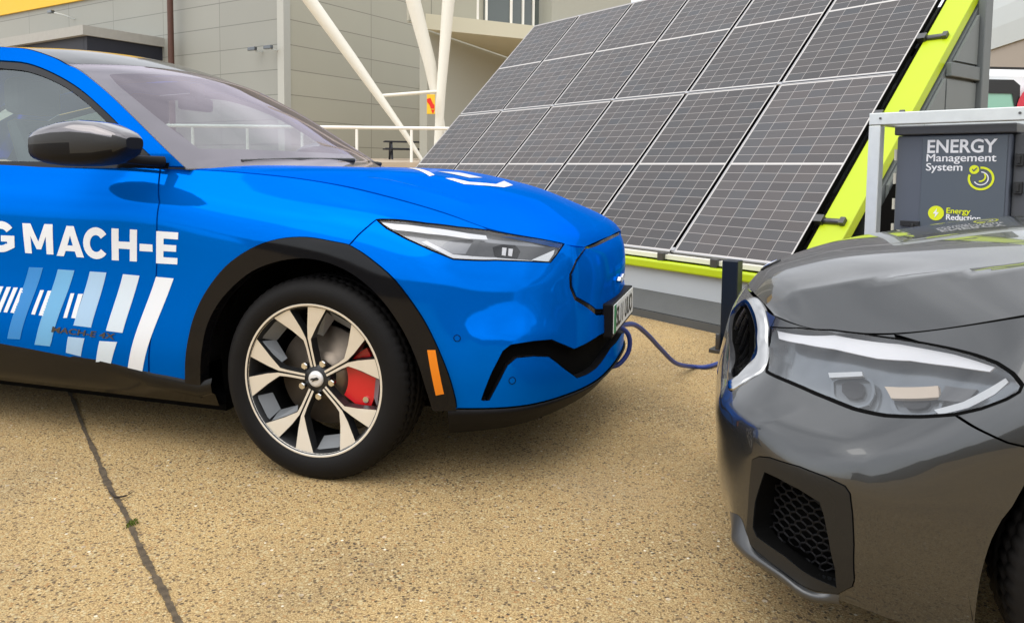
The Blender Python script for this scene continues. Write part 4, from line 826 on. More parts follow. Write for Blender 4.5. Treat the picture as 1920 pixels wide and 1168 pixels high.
# hood with its mirrored half
hu,hv=BLUE_HOOD.ku[-1],BLUE_HOOD.kv[-1]
hp=[(.004,v) for v in np.linspace(0,hv,30)]+[(u,hv) for u in np.linspace(0.004,hu,40)][1:]+[(hu,v) for v in np.linspace(hv,0,30)][1:]+[(u,0) for u in np.linspace(hu,.004,40)][1:-1]
hood=HD.panel('hood',hp,'blue_paint',blue,gap=.003,rim=.02,h=.03)
for k in('hoodmark1','hoodmark2','hoodmark3'): HD.panel('hood_lettering',F[k],'white_vinyl',hood,off=.0014,rim=0,h=.02)
# black inner shell behind every gap
sh=[(u,TOP) for u in np.linspace(ut(-.9),2*UC-ut(.4),90)]; 
shell=[(ut(-.9),.33),(ut(-.9),TOP)]+[(u,TOP) for u in np.linspace(ut(-.9),UC,60)]+[(UC,.30)]+[(u,.30) for u in np.linspace(UC,F['arch_in'][-1][0],20)]+F['arch_in'][::-1]+[(bb[5][0],.33)]
for mir in(1,-1): S1.panel('inner_shell',shell,'matt_black',blue,off=-.03,rim=0,h=.06,mir=mir)
HD.panel('hood_underside',inset(hp,.01),'matt_black',blue,off=-.03,rim=0,h=.08)
# windscreen and roof
def edge3(uv): V,_=GL.at(uv); return V*np.array([1,-1,1])        # f, l, z
E0=edge3(smooth_line(F['pillar_up'][3:],6))[::-1]                # base to top of the screen
def across(E,cf,cz,n=9):
    net=[]
    for i,(f,l,z) in enumerate(E):
        t=i/(len(E)-1); net.append([(f+cf(t)*(1-s*s),s*(l-.004),z+cz(t)*(1-s*s)) for s in np.linspace(1,-1,n)])
    return net
pick=E0[np.linspace(0,len(E0)-1,8).astype(int)]; base=pick[0]+(pick[0]-pick[1])*.12; pick=np.vstack([base,pick])
WS=Surf(across(pick,lambda t:.27-.20*t,lambda t:.012+.034*t)); W=Skin(WS,-1,-1); wu,wv=WS.ku[-1],WS.kv[-1]
rect=lambda a,b,c,d:[(a,c),(b,c),(b,d),(a,d)]
ws=W.panel('windscreen',rect(0,wu,0,wv),'windscreen',blue,rim=0,h=.06)
W.panel('screen_border',rect(0,wu,0,wv),'screen_frit',ws,holes=[smooth_line([(.17,.12),(.5,.09),(wu-.20,.10),(wu-.13,.20),(wu-.11,wv/2),(wu-.13,wv-.2),(wu-.20,wv-.10),(.5,wv-.09),(.17,wv-.12),(.14,wv/2),(.17,.12)],5)[:-1]],off=-.005,rim=0,h=.06)
Er=np.vstack([edge3(smooth_line(F['pillar_up'][:4],4)),]); rr=np.array([[-2.25,gl(1.60),1.600],[-2.9,gl(1.54)-.01,1.535],[-3.45,gl(1.36)-.03,1.36],[-3.62,gl(1.13)-.03,1.13]])[::-1]
RS=Surf(across(np.vstack([rr,Er]),lambda t:.07 if t>.4 else -.05+.28*t,lambda t:.046)); RO=Skin(RS,-1)
RO.panel('roof',rect(0,RS.ku[-1],0,RS.kv[-1]),'gloss_black',blue,rim=.015,h=.08,gap=.002)
tail=MB(); tail.hexa([(-3.85,-.66,.3),(-3.85,.66,.3),(-3.85,.6,1.08),(-3.85,-.6,1.08)],[(-3.70,-.74,.3),(-3.70,.74,.3),(-3.66,.62,1.13),(-3.66,-.62,1.13)]); tail.build('tailgate','blue_paint',blue,bevel=.03)
# cabin
MB().box((-.70,0,.98),(.62,1.40,.12)).build('dashboard','cabin',blue,bevel=.04)
MB().box((-1.9,0,.62),(2.5,1.50,.66)).build('cabin_tub','cabin',blue,bevel=.03)
for sg in(-1,1):
    t=MB(); t.hexa([(-1.62,sg*.37-.24,.9),(-1.62,sg*.37+.24,.9),(-1.48,sg*.37+.24,.9),(-1.48,sg*.37-.24,.9)],[(-1.84,sg*.37-.17,1.30),(-1.84,sg*.37+.17,1.30),(-1.76,sg*.37+.17,1.30),(-1.76,sg*.37-.17,1.30)]); st=t.build('seat','cabin',blue,bevel=.035)
    MB().box((-1.84,sg*.37,1.41),(.10,.25,.17)).build('headrest','cabin',st,bevel=.035)
stw=MB(); stw.tube([(-1.02+.05*cos(a)*0-.10*sin(a)*.5,-.37+.18*cos(a),1.02+.17*sin(a)) for a in np.linspace(0,2*pi,30)],.014,8,False); stw.box((-1.0,-.37,1.01),(.04,.30,.06)); stw.build('steering_wheel','cabin',blue)
MB().box((-1.22,0,1.40),(.04,.22,.065)).box((-1.21,0,1.45),(.05,.06,.10)).build('rear_view_mirror','cabin',blue,bevel=.012)
wp=MB(); wp.tube([(-.52,-.60,1.112),(-.44,-.30,1.125),(-.40,.10,1.13)],.010,8); wp.tube([(-.50,-.10,1.112),(-.44,.25,1.125),(-.50,.58,1.118)],.010,8); wp.build('wiper','plate_black',blue)
# wing mirrors
for sg in(-1,1):
    far=sg>0; lx=.97 if far else 1.03; wx=.55 if far else 1
    mb=MB(); secs=[(-1.112,1.118,1.206,.075),(-1.095,1.106,1.216,.09),(-1.05,1.094,1.232,.10),(-.98,1.087,1.246,.105),(-.90,1.087,1.251,.10),(-.82,1.095,1.240,.09),(-.75,1.122,1.212,.07),(-.715,1.150,1.190,.04)]
    n=24; V=[];mi=[]
    for f,z0,z1,hw in secs:
        for k in range(n):
            a=2*pi*k/n; c,s_=cos(a),sin(a); ex=.58
            V.append((f+(-.14 if far else .075),sg*(lx+wx*hw*math.copysign(abs(c)**ex,c)),(z0+z1)/2+(z1-z0)/2*math.copysign(abs(s_)**ex,s_)))
    for i in range(len(secs)-1):
        for k in range(n):
            zz=(V[i*n+k][2]+V[i*n+(k+1)%n][2]+V[(i+1)*n+k][2]+V[(i+1)*n+(k+1)%n][2])/4
            mb.add([V[i*n+k],V[i*n+(k+1)%n],V[(i+1)*n+(k+1)%n],V[(i+1)*n+k]],[(0,1,2,3)],True,0 if zz>1.188 else (1 if zz>1.150 else 2))
    mb.add(V[:n],[tuple(range(n))],mi=1); mb.add(V[-n:],[tuple(range(n))],mi=2)
    me=mb.build('wing_mirror',None,blue,mats=['mirror_sky_grey','plate_black','black_plastic'],recalc=False)
    bm=bmesh.new(); bm.from_mesh(me.data); bmesh.ops.remove_doubles(bm,verts=bm.verts,dist=1e-5); bmesh.ops.recalc_face_normals(bm,faces=bm.faces); bm.to_mesh(me.data); bm.free()
    ar=MB(); ar.tube([(-.78,sg*(lx-.04),1.125),(-.72,sg*.92,1.112),(-.68,sg*.845,1.108)],[.020,.018,.020],10); ar.build('mirror_arm','black_plastic',me)
# number plate and emblem
pb=MB().box((.905,0,.505),(.045,.545,.135)); npl=pb.build('number_plate_holder','black_plastic',blue,bevel=.006)
MB().box((.929,0,.510),(.004,.52,.112)).build('number_plate','plate_white',npl)
MB().box((.9315,-.238,.510),(.003,.042,.110)).build('green_band','plate_green',npl)
text_flat('plate_characters','SL11 UUO','plate_black',npl,(.9325,-.205,.471),(0,1,0),(0,0,1),.079,.435,.02)
em=[(UC-.075,.70),(UC-.055,.722),(UC-.02,.712),(UC+.02,.728),(UC+.07,.716),(UC+.03,.700),(UC+.045,.678),(UC+.01,.690),(UC-.03,.676),(UC-.035,.694)]
S1.panel('front_emblem',em,'chrome',blue,off=.012,rim=.014,h=.01)
# ---------------------------------------------------------------- the grey car
grey=empty('parked_car',(GREY_POSE[0],GREY_POSE[1],0),GREY_POSE[2],'dark grey car with a chrome framed grille, facing the blue car','car')
S2=Skin(GREY_SIDE,1); HG=Skin(GREY_HOOD,1); gk=GREY_SIDE.ku; GC=gk[13]; mg=lambda q:[(2*GC-u,v) for u,v in q[::-1]]
ug=lambda f:float(np.interp(f,[-3.7,-3.3,-2.2,-1.4,-.7,-.2,.2,.45],gk[:8]))
GT=.80; hl2=F['g_headlight']; hl2_top=hl2[:11]; hl2_low=[hl2[0]]+hl2[:9:-1]
garch=[(u,min(v,.75)) for u,v in F['g_arch']]
cx=ug(0); 
full_arch=[(cx+(.395)*cos(t)*1.0,.345+.395*sin(t)) for t in np.linspace(.02+R(20),pi-.02,24)]
gs=F['g_seam']; 
# bumper: below the lamp, from the seam round the nose
top_n=[(u,GT) for u in np.linspace(hl2[4][0],GC,14)][:-1]
kin=F['g_kid_out']; kout=[(u,v) for u,v in kin]
ar_end=garch[-1]
fa=garch                                                           # front edge of the wheel arch, top to bottom
low_n=[(u,.203) for u in np.linspace(fa[-1][0],GC,24)][:-1]
half=[q for q in hl2[:1]]+hl2[:12:-1]+gs                            # inner end of the lamp, along its lower edge to the seam, to the arch
halfp=[(hl2[0][0],GT-.002)]+[hl2[0]]+hl2[:13:-1]+gs[:-1]+[(fa[0][0],gs[-1][1])]+[q for q in fa[1:]]+low_n
bump2=[(GC,GT)]+halfp+[(GC,.203)]+mg(halfp)
io,ii=F['g_int_out'],F['g_int_in']
gtop=[(u,GT-.001) for u in np.linspace(hl2[4][0],hl2[0][0],10)]
for mir in(1,-1): S2.panel('lamp_shoulder',hl2[:5]+gtop,'grey_paint',grey,gap=.001,h=.015,mir=mir)
gb=S2.panel('bumper',bump2,'grey_paint',grey,holes=[io,mg(io)[::1],kin,mg(kin)],gap=.002,rim=.02,h=.025)
for mir in(1,-1):
    fen=[(ug(-.62),GT)]+[(u,GT) for u in np.linspace(ug(-.62),hl2[4][0],22)][1:]+hl2[5:14]+gs[:-1]+[(fa[0][0],gs[-1][1])]+[fa[0]]+[q for q in full_arch if q[1]>fa[0][1]+.01 and q[0]<fa[0][0]-.01]+[q for q in full_arch[::1] if q[0]<cx-.2 and q[1]<=fa[0][1]+.01]+[(ug(-.62),.36)]
    S2.panel('fender',fen,'grey_paint',grey,gap=.002,mir=mir)
    S2.panel('side_panel',[(ug(-.62),GT),(.05,GT),(.05,.28),(ug(-3.35),.28)]+[(ug(-2.975)+.39*cos(t),.345+.39*sin(t)) for t in np.linspace(pi-.1,.1,20)]+[(ug(-2.5),.25),(ug(-.62),.25)],'grey_paint',grey,gap=.003,mir=mir,h=.08)
    fr=S2.panel('intake_frame',io,'gloss_black' if False else 'grey_trim',grey,holes=[ii],off=.003,rim=.03,gap=.0003,h=.02,mir=mir)
    ip=S2.recess('intake_mesh',ii,.075,'matt_black',fr,mir=mir)
    # honeycomb bars in the intake
    uvb=np.array(ii); lo,hi=uvb.min(0),uvb.max(0); hx=.021; mbx=MB(); segs=[]
    for j in range(-1,26):
        for i in range(-1,20):
            c=np.array([lo[0]+(i+.5*(j%2))*hx*1.5,lo[1]+j*hx*.62])
            for a0 in(90,210,330):
                e=c+np.array([cos(R(a0))*hx*.75,sin(R(a0))*hx*.46])*1.0
                if inpoly([c,e],ii).all(): segs.append((c,e))
    for c,e in segs:
        Pq,_=S2.at(np.array([c,e]),-.045,mir); mbx.tube([Pq[0],Pq[1]],.0028,5,False)
    mbx.build('honeycomb','black_plastic',ip)
    ln=S2.recess('headlight',hl2,.045,'lamp_smoke',grey,mir=mir)
    S2.panel('light_bar',F['g_drl1'],'lamp_white',ln,off=-.010,rim=.004,mir=mir,h=.02)
    for q in('g_hl_lens1','g_hl_lens2'):
        S2.panel('projector',F[q],'lamp_smoke_dark',ln,off=-.034,rim=.006,mir=mir,h=.02); 
        c=np.array(F[q]).mean(0); k=[tuple(c+(np.array(x)-c)*.55) for x in F[q]]; S2.panel('projector_lens',k,'gloss_black',ln,off=-.026,rim=.01,mir=mir,h=.015)
        S2.ribbon('projector_ring',smooth_line(F[q]+[F[q][0]],4)[:-1],.006,'lamp_smoke',ln,off=-.028,mir=mir,closed=True)
    for q,mm in(('g_bar1','lamp_tan'),('g_glint','lamp_haze'),('g_dark1','lamp_dark')): S2.panel('lamp_bar_glint',F[q],mm,ln,off=-.018,rim=.008,mir=mir,h=.02)  # the short pale strip is a highlight painted in as a bar
    S2.panel('lower_strip',F['g_hl_strip'],'lamp_haze',ln,off=-.012,rim=.004,mir=mir,h=.02)
    S2.panel('lens',hl2,'lamp_lens',ln,off=.001,rim=0,mir=mir)
    S2.ribbon('lamp_seal',hl2,.006,'matt_black',ln,.002,mir=mir,closed=True)
    # kidney: chrome ring, dark slats
    co=np.array(F['g_kid_in']).mean(0)
    def byang(poly,n=72):
        L=np.array(dense(smooth_line(list(poly)+[poly[0]],6)[:-1],.002)); a=np.arctan2(L[:,1]-co[1],L[:,0]-co[0]); o_=np.argsort(a); a=a[o_]; L=L[o_]; t=np.linspace(-pi,pi,n,endpoint=False)
        return np.stack([np.interp(t,a,L[:,0],period=2*pi),np.interp(t,a,L[:,1],period=2*pi)],1)
    oo,on=byang(kin),byang(F['g_kid_in']); lay=[]
    for t_,of_ in((0,-.014),(0,.001),(.04,.005),(.10,.007),(.25,.012),(.45,.014),(.65,.012),(.85,.006),(.97,-.001),(1,-.006),(1,-.012),(1,-.03)): lay.append(S2.at(oo+(on-oo)*t_,of_,mir)[0])
    kb=MB(); nn_=len(oo); kb.add([tuple(p) for q in lay for p in q],[(i*nn_+j,i*nn_+(j+1)%nn_,(i+1)*nn_+(j+1)%nn_,(i+1)*nn_+j) for i in range(5) for j in range(nn_)],True); kb.add([tuple(p) for q in lay[5:] for p in q],[(i*nn_+j,i*nn_+(j+1)%nn_,(i+1)*nn_+(j+1)%nn_,(i+1)*nn_+j) for i in range(len(lay)-6) for j in range(nn_)],True,1)
    kr=kb.build('grille',None,grey,mats=['grille_chrome','gloss_black'])
    S2.recess('grille_back',F['g_kid_in'],.05,'matt_black',kr,mir=mir,off=.010)
    kc=np.array(F['g_kid_in']); l2,h2=kc.min(0),kc.max(0)
    for k in range(7):
        u=l2[0]+(h2[0]-l2[0])*(k+.7)/7.3; vs=[v for v in np.linspace(l2[1],h2[1],60) if inpoly([(u,v)],F['g_kid_in'])[0]]
        if len(vs)<3: continue
        ln_=np.array([(u,v) for v in np.linspace(vs[0],vs[-1],12)]); q_=[S2.at(ln_,o_,mir)[0] for o_ in(.006,-.006,-.04)]; w_=np.array([0,.0024*mir,0])
        sl_=MB(); V=[]
        for f_,m_,b_ in zip(*q_): V+=[f_-w_,f_+w_,m_+w_*1.2,b_,m_-w_*1.2]
        for x,y,mi_ in((0,1,0),(1,2,0),(2,3,1),(3,4,1),(4,0,0)): sl_.add(V,[(i*5+x,i*5+y,i*5+5+y,i*5+5+x) for i in range(11)],mi=mi_)
        sl_.build('slat',None,kr,mats=['satin_chrome','gloss_black'])
bT=np.array(smooth_line(F['g_bladeT'],5)); bB=np.array(smooth_line(F['g_bladeB'],5)); n_=len(bT); fd=np.clip(np.minimum(np.arange(n_)/5,(n_-1-np.arange(n_))/9),0,1)[:,None]; fd=fd*fd*(3-2*fd)
lays=[S2.at(bT,.0005)[0],S2.at(bT*.5+bB*.5,.001+.006*fd)[0],S2.at(bB,.001+.012*fd)[0],S2.at(bB-[0,.006],.001+.012*fd)[0],S2.at(bB-[0,.014],.0005+.006*fd)[0],S2.at(bB-[0,.03],-.012)[0]]
bl_=MB(); bl_.add([tuple(p) for q in lays for p in q],[(i*n_+j,i*n_+j+1,(i+1)*n_+j+1,(i+1)*n_+j) for i in range(5) for j in range(n_-1)],True); bl_.build('lower_blade','lip_grey',grey)
# splitter lip under the intake
sh2=[(GC,.205),(GC,GT)]+[(u,GT) for u in np.linspace(GC,ug(-.6),40)][1:]+[(ug(-.6),.25)]+full_arch[::-1]+fa[-2:]+[(u,.205) for u in np.linspace(fa[-1][0],GC,20)][1:-1]
for mir in(1,-1): S2.panel('inner_shell',sh2,'matt_black',grey,off=-.085,rim=0,h=.06,mir=mir)
gu,gv=GREY_HOOD.ku[-1],GREY_HOOD.kv[-1]
hp2=[(.004,v) for v in np.linspace(0,gv,30)]+[(u,gv) for u in np.linspace(.004,gu,40)][1:]+[(gu,v) for v in np.linspace(gv,0,30)][1:]+[(u,0) for u in np.linspace(gu,.004,40)][1:-1]
gh2=HG.panel('hood',hp2,'grey_paint',grey,gap=.003,rim=.025,h=.03)
HG.panel('hood_underside',inset(hp2,.01),'matt_black',grey,off=-.035,rim=0,h=.08)
bc=(float(np.mean([q[0] for q in F['g_badge']])),gv/2)
bd=HG.panel('round_badge',[(bc[0]+.041*cos(t),bc[1]+.041*sin(t)) for t in np.linspace(0,2*pi,30)[:-1]],'plate_black',grey,off=.003,rim=.004,h=.02)
for q in range(4): HG.panel('badge_quarter',[bc]+[(bc[0]+.028*cos(t),bc[1]+.028*sin(t)) for t in np.linspace(q*pi/2,(q+1)*pi/2,9)],'badge_blue' if q%2 else 'plate_white',bd,off=.0045,rim=0,h=.02)
# cabin of the grey car
E2=[(-.62,.74,.99),(-1.0,.70,1.20),(-1.35,.66,1.38),(-1.6,.62,1.43)]
G1=Surf(across([(-.50,.76,.95)]+E2,lambda t:.22-.15*t,lambda t:.02+.03*t)); Skin(G1,1,-1).panel('windscreen',rect(0,G1.ku[-1],0,G1.kv[-1]),'windscreen',grey,rim=0,h=.08)
G2=Surf(across([(-4.0,.58,1.0),(-3.4,.58,1.30),(-2.6,.60,1.43),(-1.6,.62,1.43)],lambda t:.06,lambda t:.045)); Skin(G2,1).panel('roof',rect(0,G2.ku[-1],0,G2.kv[-1]),'grey_paint',grey,rim=.01,h=.1)
for mir in(1,-1):
    G3=Surf([[(f,.80-(z-.95)*.36,z) for z in(.93,1.1,1.25,1.40)] for f in np.linspace(-4,0,6)],ku=np.linspace(-4,0,6),kv=(.93,1.1,1.25,1.40)); g3=Skin(G3,1)
    g3.panel('side_window',[(-3.4,.97),(-3.2,1.22),(-2.6,1.37),(-1.7,1.37),(-1.3,1.27),(-.8,1.0)],'side_glass',grey,rim=0,h=.1,mir=mir)
    g3.panel('roof_pillar',[(-3.9,.95),(-3.4,1.30),(-2.6,1.425),(-1.62,1.425),(-1.2,1.30),(-.55,.95),(-.8,1.0),(-1.3,1.27),(-1.7,1.37),(-2.6,1.37),(-3.2,1.22),(-3.4,.97)],'grey_paint',grey,off=.004,h=.1,mir=mir)
    for fx in(0,-2.975):
        wl=MB(); aa=np.linspace(-.25,pi+.25,28)
        for a in aa:
            for y in(.885,.55): wl.v.append((fx+.40*cos(a),mir*y,.345+.40*sin(a)))
        wl.f=[(2*i,2*i+1,2*i+3,2*i+2) for i in range(27)]; wl.sm=[False]*27; wl.mi=[0]*27
        wl.add([(fx+.40*cos(a),mir*.55,.345+.40*sin(a)) for a in aa],[tuple(range(28))]); wl.build('wheel_housing','matt_black',grey)
        add_wheel(grey,(fx,mir*.79,.338),mir,.338,.248,.25,'grey')
MB().box((-1.5,0,.25),(4.3,1.05,.08)).box((-1.45,0,.24),(2.0,1.6,.08)).box((.5,0,.24),(.36,1.1,.06)).build('underbody','matt_black',grey)
MB().hexa([(-3.85,-.66,.25),(-3.85,.66,.25),(-3.85,.62,.98),(-3.85,-.62,.98)],[(-3.66,-.72,.25),(-3.66,.72,.25),(-3.66,.70,1.0),(-3.66,-.70,1.0)]).build('boot_panel','grey_paint',grey,bevel=.04)
MB().box((-1.9,0,.62),(2.5,1.45,.6)).box((-.8,0,.88),(.6,1.35,.12)).build('cabin_tub','cabin',grey,bevel=.03)

# ---------------------------------------------------------------- the solar array
AP=np.array([1.79764116,4.94925396,0.48669696]); d1=np.array([-.59071085,.80688332,0]); hh=np.array([.80688332,.59071085,0]); upv=np.array([.55428402,.40578554,.72670992]); nrm=-np.cross(d1,upv); nrm/=np.linalg.norm(nrm)
if nrm[2]<0: nrm=-nrm
PW,PH=1.00574,1.85745
ar=empty('solar_array',tuple(AP*[1,1,0]),0,'tilted array of twelve dark solar panels in lime green beams behind the two cars','solar array')
base=Vector(tuple(AP*[1,1,0]))
def ap(c,r,o=0): return Vector(tuple(AP+d1*c+upv*r+nrm*o))-base       # along the row, up the slope, out of the plane
def aq(c,e,z): return Vector((AP[0]+d1[0]*c-hh[0]*e,AP[1]+d1[1]*c-hh[1]*e,z))-base
def quad(mb,p,q,mi=0): mb.hexa(p,q,mi)
def slope_bar(mb,c0,c1,r0,r1,o0,o1,mi=0): mb.hexa([ap(c0,r0,o0),ap(c1,r0,o0),ap(c1,r1,o0),ap(c0,r1,o0)],[ap(c0,r0,o1),ap(c1,r0,o1),ap(c1,r1,o1),ap(c0,r1,o1)],mi)
rotm=Matrix((( d1[0],upv[0],nrm[0]),(d1[1],upv[1],nrm[1]),(d1[2],upv[2],nrm[2]))).to_4x4()
pm=MB(); g=.013; fw=.007; W0,H0=PW-2*g,PH-.012
pm.add([(fw,fw,.0),(W0-fw,fw,.0),(W0-fw,H0-fw,.0),(fw,H0-fw,.0)],[(0,1,2,3)])
pmf=MB()
for x0,x1,y0,y1,mi_ in((0,fw,0,H0,1),(W0-fw,W0,0,H0,0),(fw,W0-fw,0,fw,0),(fw,W0-fw,H0-fw,H0,0)): pmf.box(((x0+x1)/2,(y0+y1)/2,-.014),(x1-x0,y1-y0,.034),mi=mi_)
pmf.box((W0/2,H0/2,-.022),(W0-.03,H0-.03,.006))
first=None
for r in range(2):
    for c in range(6):
        if first is None:
            cells=pm.build('solar_panel','solar_cells',ar,recalc=False); frm=pmf.build('panel_frame',None,cells,mats=['aluminium','matt_black']); first=cells
        else:
            cells=first.copy(); C.collection.objects.link(cells); cells.parent=ar; f2=frm.copy(); C.collection.objects.link(f2); f2.parent=cells
        cells.matrix_local=Matrix.Translation(ap(c*PW+g,r*PH+.006))@rotm
mb=MB()
for c in range(1,6): slope_bar(mb,c*PW-.03,c*PW+.03,0,2*PH,-.10,-.045)
for r in(.35,1.45,2.2,3.3): slope_bar(mb,-.08,6*PW,r,r+.05,-.16,-.10)
slope_bar(mb,-.027,.0,0,2*PH,-.10,-.04); mb.build('rails_and_dark_strip','matt_black',ar)  # this last strip is black filler, painting the gap beside the beam dark
mb=MB(); slope_bar(mb,-.235,-.028,-.22,2*PH+.05,-.10,-.028); mb.build('side_beam','lime_paint',ar,bevel=.006)
def hbar(mb,c0,c1,e0,e1,z0,z1,mi=0): mb.hexa([aq(c0,e0,z0),aq(c1,e0,z0),aq(c1,e1,z0),aq(c0,e1,z0)],[aq(c0,e0,z1),aq(c1,e0,z1),aq(c1,e1,z1),aq(c0,e1,z1)],mi)
mb=MB(); hbar(mb,-.30,6*PW+.25,.03,.11,.362,.425); mb.build('front_rail','lime_paint',ar,bevel=.012)
mb=MB(); hbar(mb,-.1,6*PW,-.02,.05,.438,.474); mb.build('pale_batten','pale_board',ar,bevel=.003)
mb=MB(); hbar(mb,-.3,6*PW+.2,.02,.06,.185,.362); mb.build('skirt_board','grey_board',ar)
mb=MB(); mb.hexa([aq(-.3,.06,.185),aq(6.2,.06,.185),aq(6.2,.19,.06),aq(-.3,.19,.06)],[aq(-.3,-.2,.185),aq(6.2,-.2,.185),aq(6.2,-.2,.0),aq(-.3,-.2,.0)]); hbar(mb,-.3,6.2,.10,.20,.0,.055); mb.build('base_plinth','plinth_dark',ar)
for k in range(1,6):
    for r in(.03,PH,2*PH-.03):
        b=MB(); b.hexa([ap(k*PW-.028,r-.022,-.01),ap(k*PW+.028,r-.022,-.01),ap(k*PW+.028,r+.022,-.01),ap(k*PW-.028,r+.022,-.01)],[ap(k*PW-.016,r-.014,.010),ap(k*PW+.016,r-.014,.010),ap(k*PW+.016,r+.014,.010),ap(k*PW-.016,r+.014,.010)]); b.build('panel_clamp','aluminium',ar)
for r in(.42,1.42,2.25,3.25):
    b=MB(); slope_bar(b,-.05,.012,r-.03,r+.03,-.04,.012); b.tube([ap(-.05,r,-.02),ap(-.17,r,-.02)],.022,10); slope_bar(b,-.20,-.165,r-.026,r+.026,-.045,.005); b.build('edge_clamp','clamp_metal',ar,bevel=.002)
for c in(.55,1.05,1.6):
    b=MB(); hbar(b,c-.03,c+.03,.02,.075,.425,.485); b.build('rail_bracket','clamp_metal',ar,bevel=.003)
# black sheet standing in for the shade of the open side under the slope
mb=MB(); mb.add([aq(-.276,.0,.02),aq(-.276,-1.0,.02),aq(-.276,-1.0,1.30),aq(-.276,-.0,.26)],[(0,1,2,3)]); mb.build('gable_shade','matt_black',ar,recalc=False)
# the navy post at the front
np_=empty('steel_post',(1.337,4.620,0.182),R(-36),'short navy blue square post standing in front of the solar array','post')
np_.location.z=0
b=MB(); b.box((0,0,.275),(.098,.09,.58)); b.build('post_shaft','navy_paint',np_,bevel=.006)
b=MB(); b.box((0,0,.012),(.20,.18,.024)); b.tube([(-.05,-.07,.02),(-.05,-.07,.12)],.016,8); b.build('foot_plate','clamp_metal',np_,bevel=.004)

# ---------------------------------------------------------------- grey container carrying the array
ct=empty('steel_cabin',tuple(AP*[1,1,0]),0,'tall grey steel cabin behind the lime beam, its panelled end facing right','cabin')
def cq(c,e,z): return aq(c,-e,z)
def cbox(mb,c0,c1,e0,e1,z0,z1): mb.hexa([cq(c0,e0,z0),cq(c1,e0,z0),cq(c1,e1,z0),cq(c0,e1,z0)],[cq(c0,e0,z1),cq(c1,e0,z1),cq(c1,e1,z1),cq(c0,e1,z1)])
slp=lambda e: .30+e*1.058
mb=MB(); pr=[(.62,.05),(2.0,.05),(2.0,slp(2.0)),(.62,slp(.62))]; mb.hexa([cq(-.24,e,z) for e,z in pr],[cq(6.0,e,z) for e,z in pr]); mb.build('shell','cabin_grey',ct)
mb=MB()
cbox(mb,-.30,-.243,1.92,2.04,0,2.42); 
for z,e0 in((.05,.68),(1.80,1.46)): cbox(mb,-.285,-.243,e0,1.92,z,z+.10)
mb.build('end_frame','cabin_grey_frame',ct,bevel=.006)
for z0,z1 in((.17,1.78),(1.92,9)):
    for e0,e1 in((.70,.98),(1.0,1.42),(1.44,1.90)):
        t0,t1=min(z1,slp(e0)-.02),min(z1,slp(e1)-.02)
        if t0<z0+.05 and t1<z0+.05: continue
        pr=[(e0 if t0>z0 else e0+(z0-t0)/1.058,z0),(e1,z0),(e1,t1)]+([(e0+(t1-t0)/1.058,t1)] if t1==z1 else [])+([(e0,t0)] if t0>z0 else [])
        A_=[cq(-.266,e,z) for e,z in pr]; B_=[cq(-.245,e,z) for e,z in pr]; n=len(pr)
        mb=MB(); mb.add(A_+B_,[tuple(range(n)),tuple(range(2*n-1,n-1,-1))]+[(i,(i+1)%n,n+(i+1)%n,n+i) for i in range(n)]); mb.build('end_panel','cabin_grey',ct)

# ---------------------------------------------------------------- energy cabinet and its galvanised frame
EA=np.array([1.83,3.9,0]); dE=np.array([-.69214317,.72176023,0]); nE=np.array([.72176023,.69214317,0])
eb=Vector(EA)
def ep(a,b,z): return Vector(tuple(EA-dE*a+nE*b+np.array([0,0,z])))-eb     # a: to the right, b: away, z up
def ebox(mb,a0,a1,b0,b1,z0,z1,mi=0): mb.hexa([ep(a0,b0,z0),ep(a1,b0,z0),ep(a1,b1,z0),ep(a0,b1,z0)],[ep(a0,b0,z1),ep(a1,b0,z1),ep(a1,b1,z1),ep(a0,b1,z1)],mi)
gf=empty('tube_guard',eb,0,'galvanised square tube frame standing round the energy cabinet','frame')
for a in(-.036,1.05):
    for b0 in(0,.62): m_=MB(); ebox(m_,a,a+.058,b0,b0+.058,0,1.335); m_.build('upright','galvanised',gf,bevel=.004)
for b0 in(0,.62): m_=MB(); ebox(m_,-.036,1.108,b0-.001,b0+.059,1.338,1.398); m_.build('top_rail','galvanised',gf,bevel=.004)
for a in(-.036,1.05): m_=MB(); ebox(m_,a,a+.058,.061,.618,1.340,1.396); m_.build('cross_rail','galvanised',gf,bevel=.004)
m_=MB(); 
for a in(.02,.62,.66): m_.tube([ep(a,-.001,1.37),ep(a,-.006,1.37)],.006,8)
m_.build('bolts','clamp_metal',gf)
em_=empty('energy_cabinet',eb,0,'charcoal cabinet lettered ENERGY Management System inside the galvanised frame','cabinet')
m_=MB(); ebox(m_,.062,.565,.12,.50,.30,1.285); m_.build('body','cabinet_grey',em_,bevel=.008)
m_=MB(); ebox(m_,.050,.585,.108,.53,1.289,1.335); m_.build('lid','cabinet_lid',em_,bevel=.006)
m_=MB(); ebox(m_,.185,.552,.114,.1195,.33,1.278); m_.build('door','cabinet_door',em_,bevel=.002)
m_=MB(); ebox(m_,.568,.64,.16,.50,.30,1.285); m_.build('side_unit','cabinet_lid',em_,bevel=.004)
for z in(1.165,1.035): m_=MB(); ebox(m_,.578,.612,.135,.159,z-.028,z+.028); ebox(m_,.588,.602,.128,.134,z-.018,z+.018); m_.build('latch','plate_black',em_,bevel=.002)
for z in(1.19,1.07,.94,.81): m_=MB(); m_.tube([ep(.052,.15,z-.028),ep(.052,.15,z+.028)],.012,10); m_.build('hinge','pale_board',em_)
m_=MB(); ebox(m_,.10,.19,.10,.118,.832,.858); m_.tube([ep(.16,.098,.845),ep(.16,.098,.80)],.008,8); m_.build('handle','plate_black',em_,bevel=.002)
X=-dE; Y=np.array([0,0,1.]); 
eO=lambda a,z: tuple(np.array(ep(a,.1125,z)))
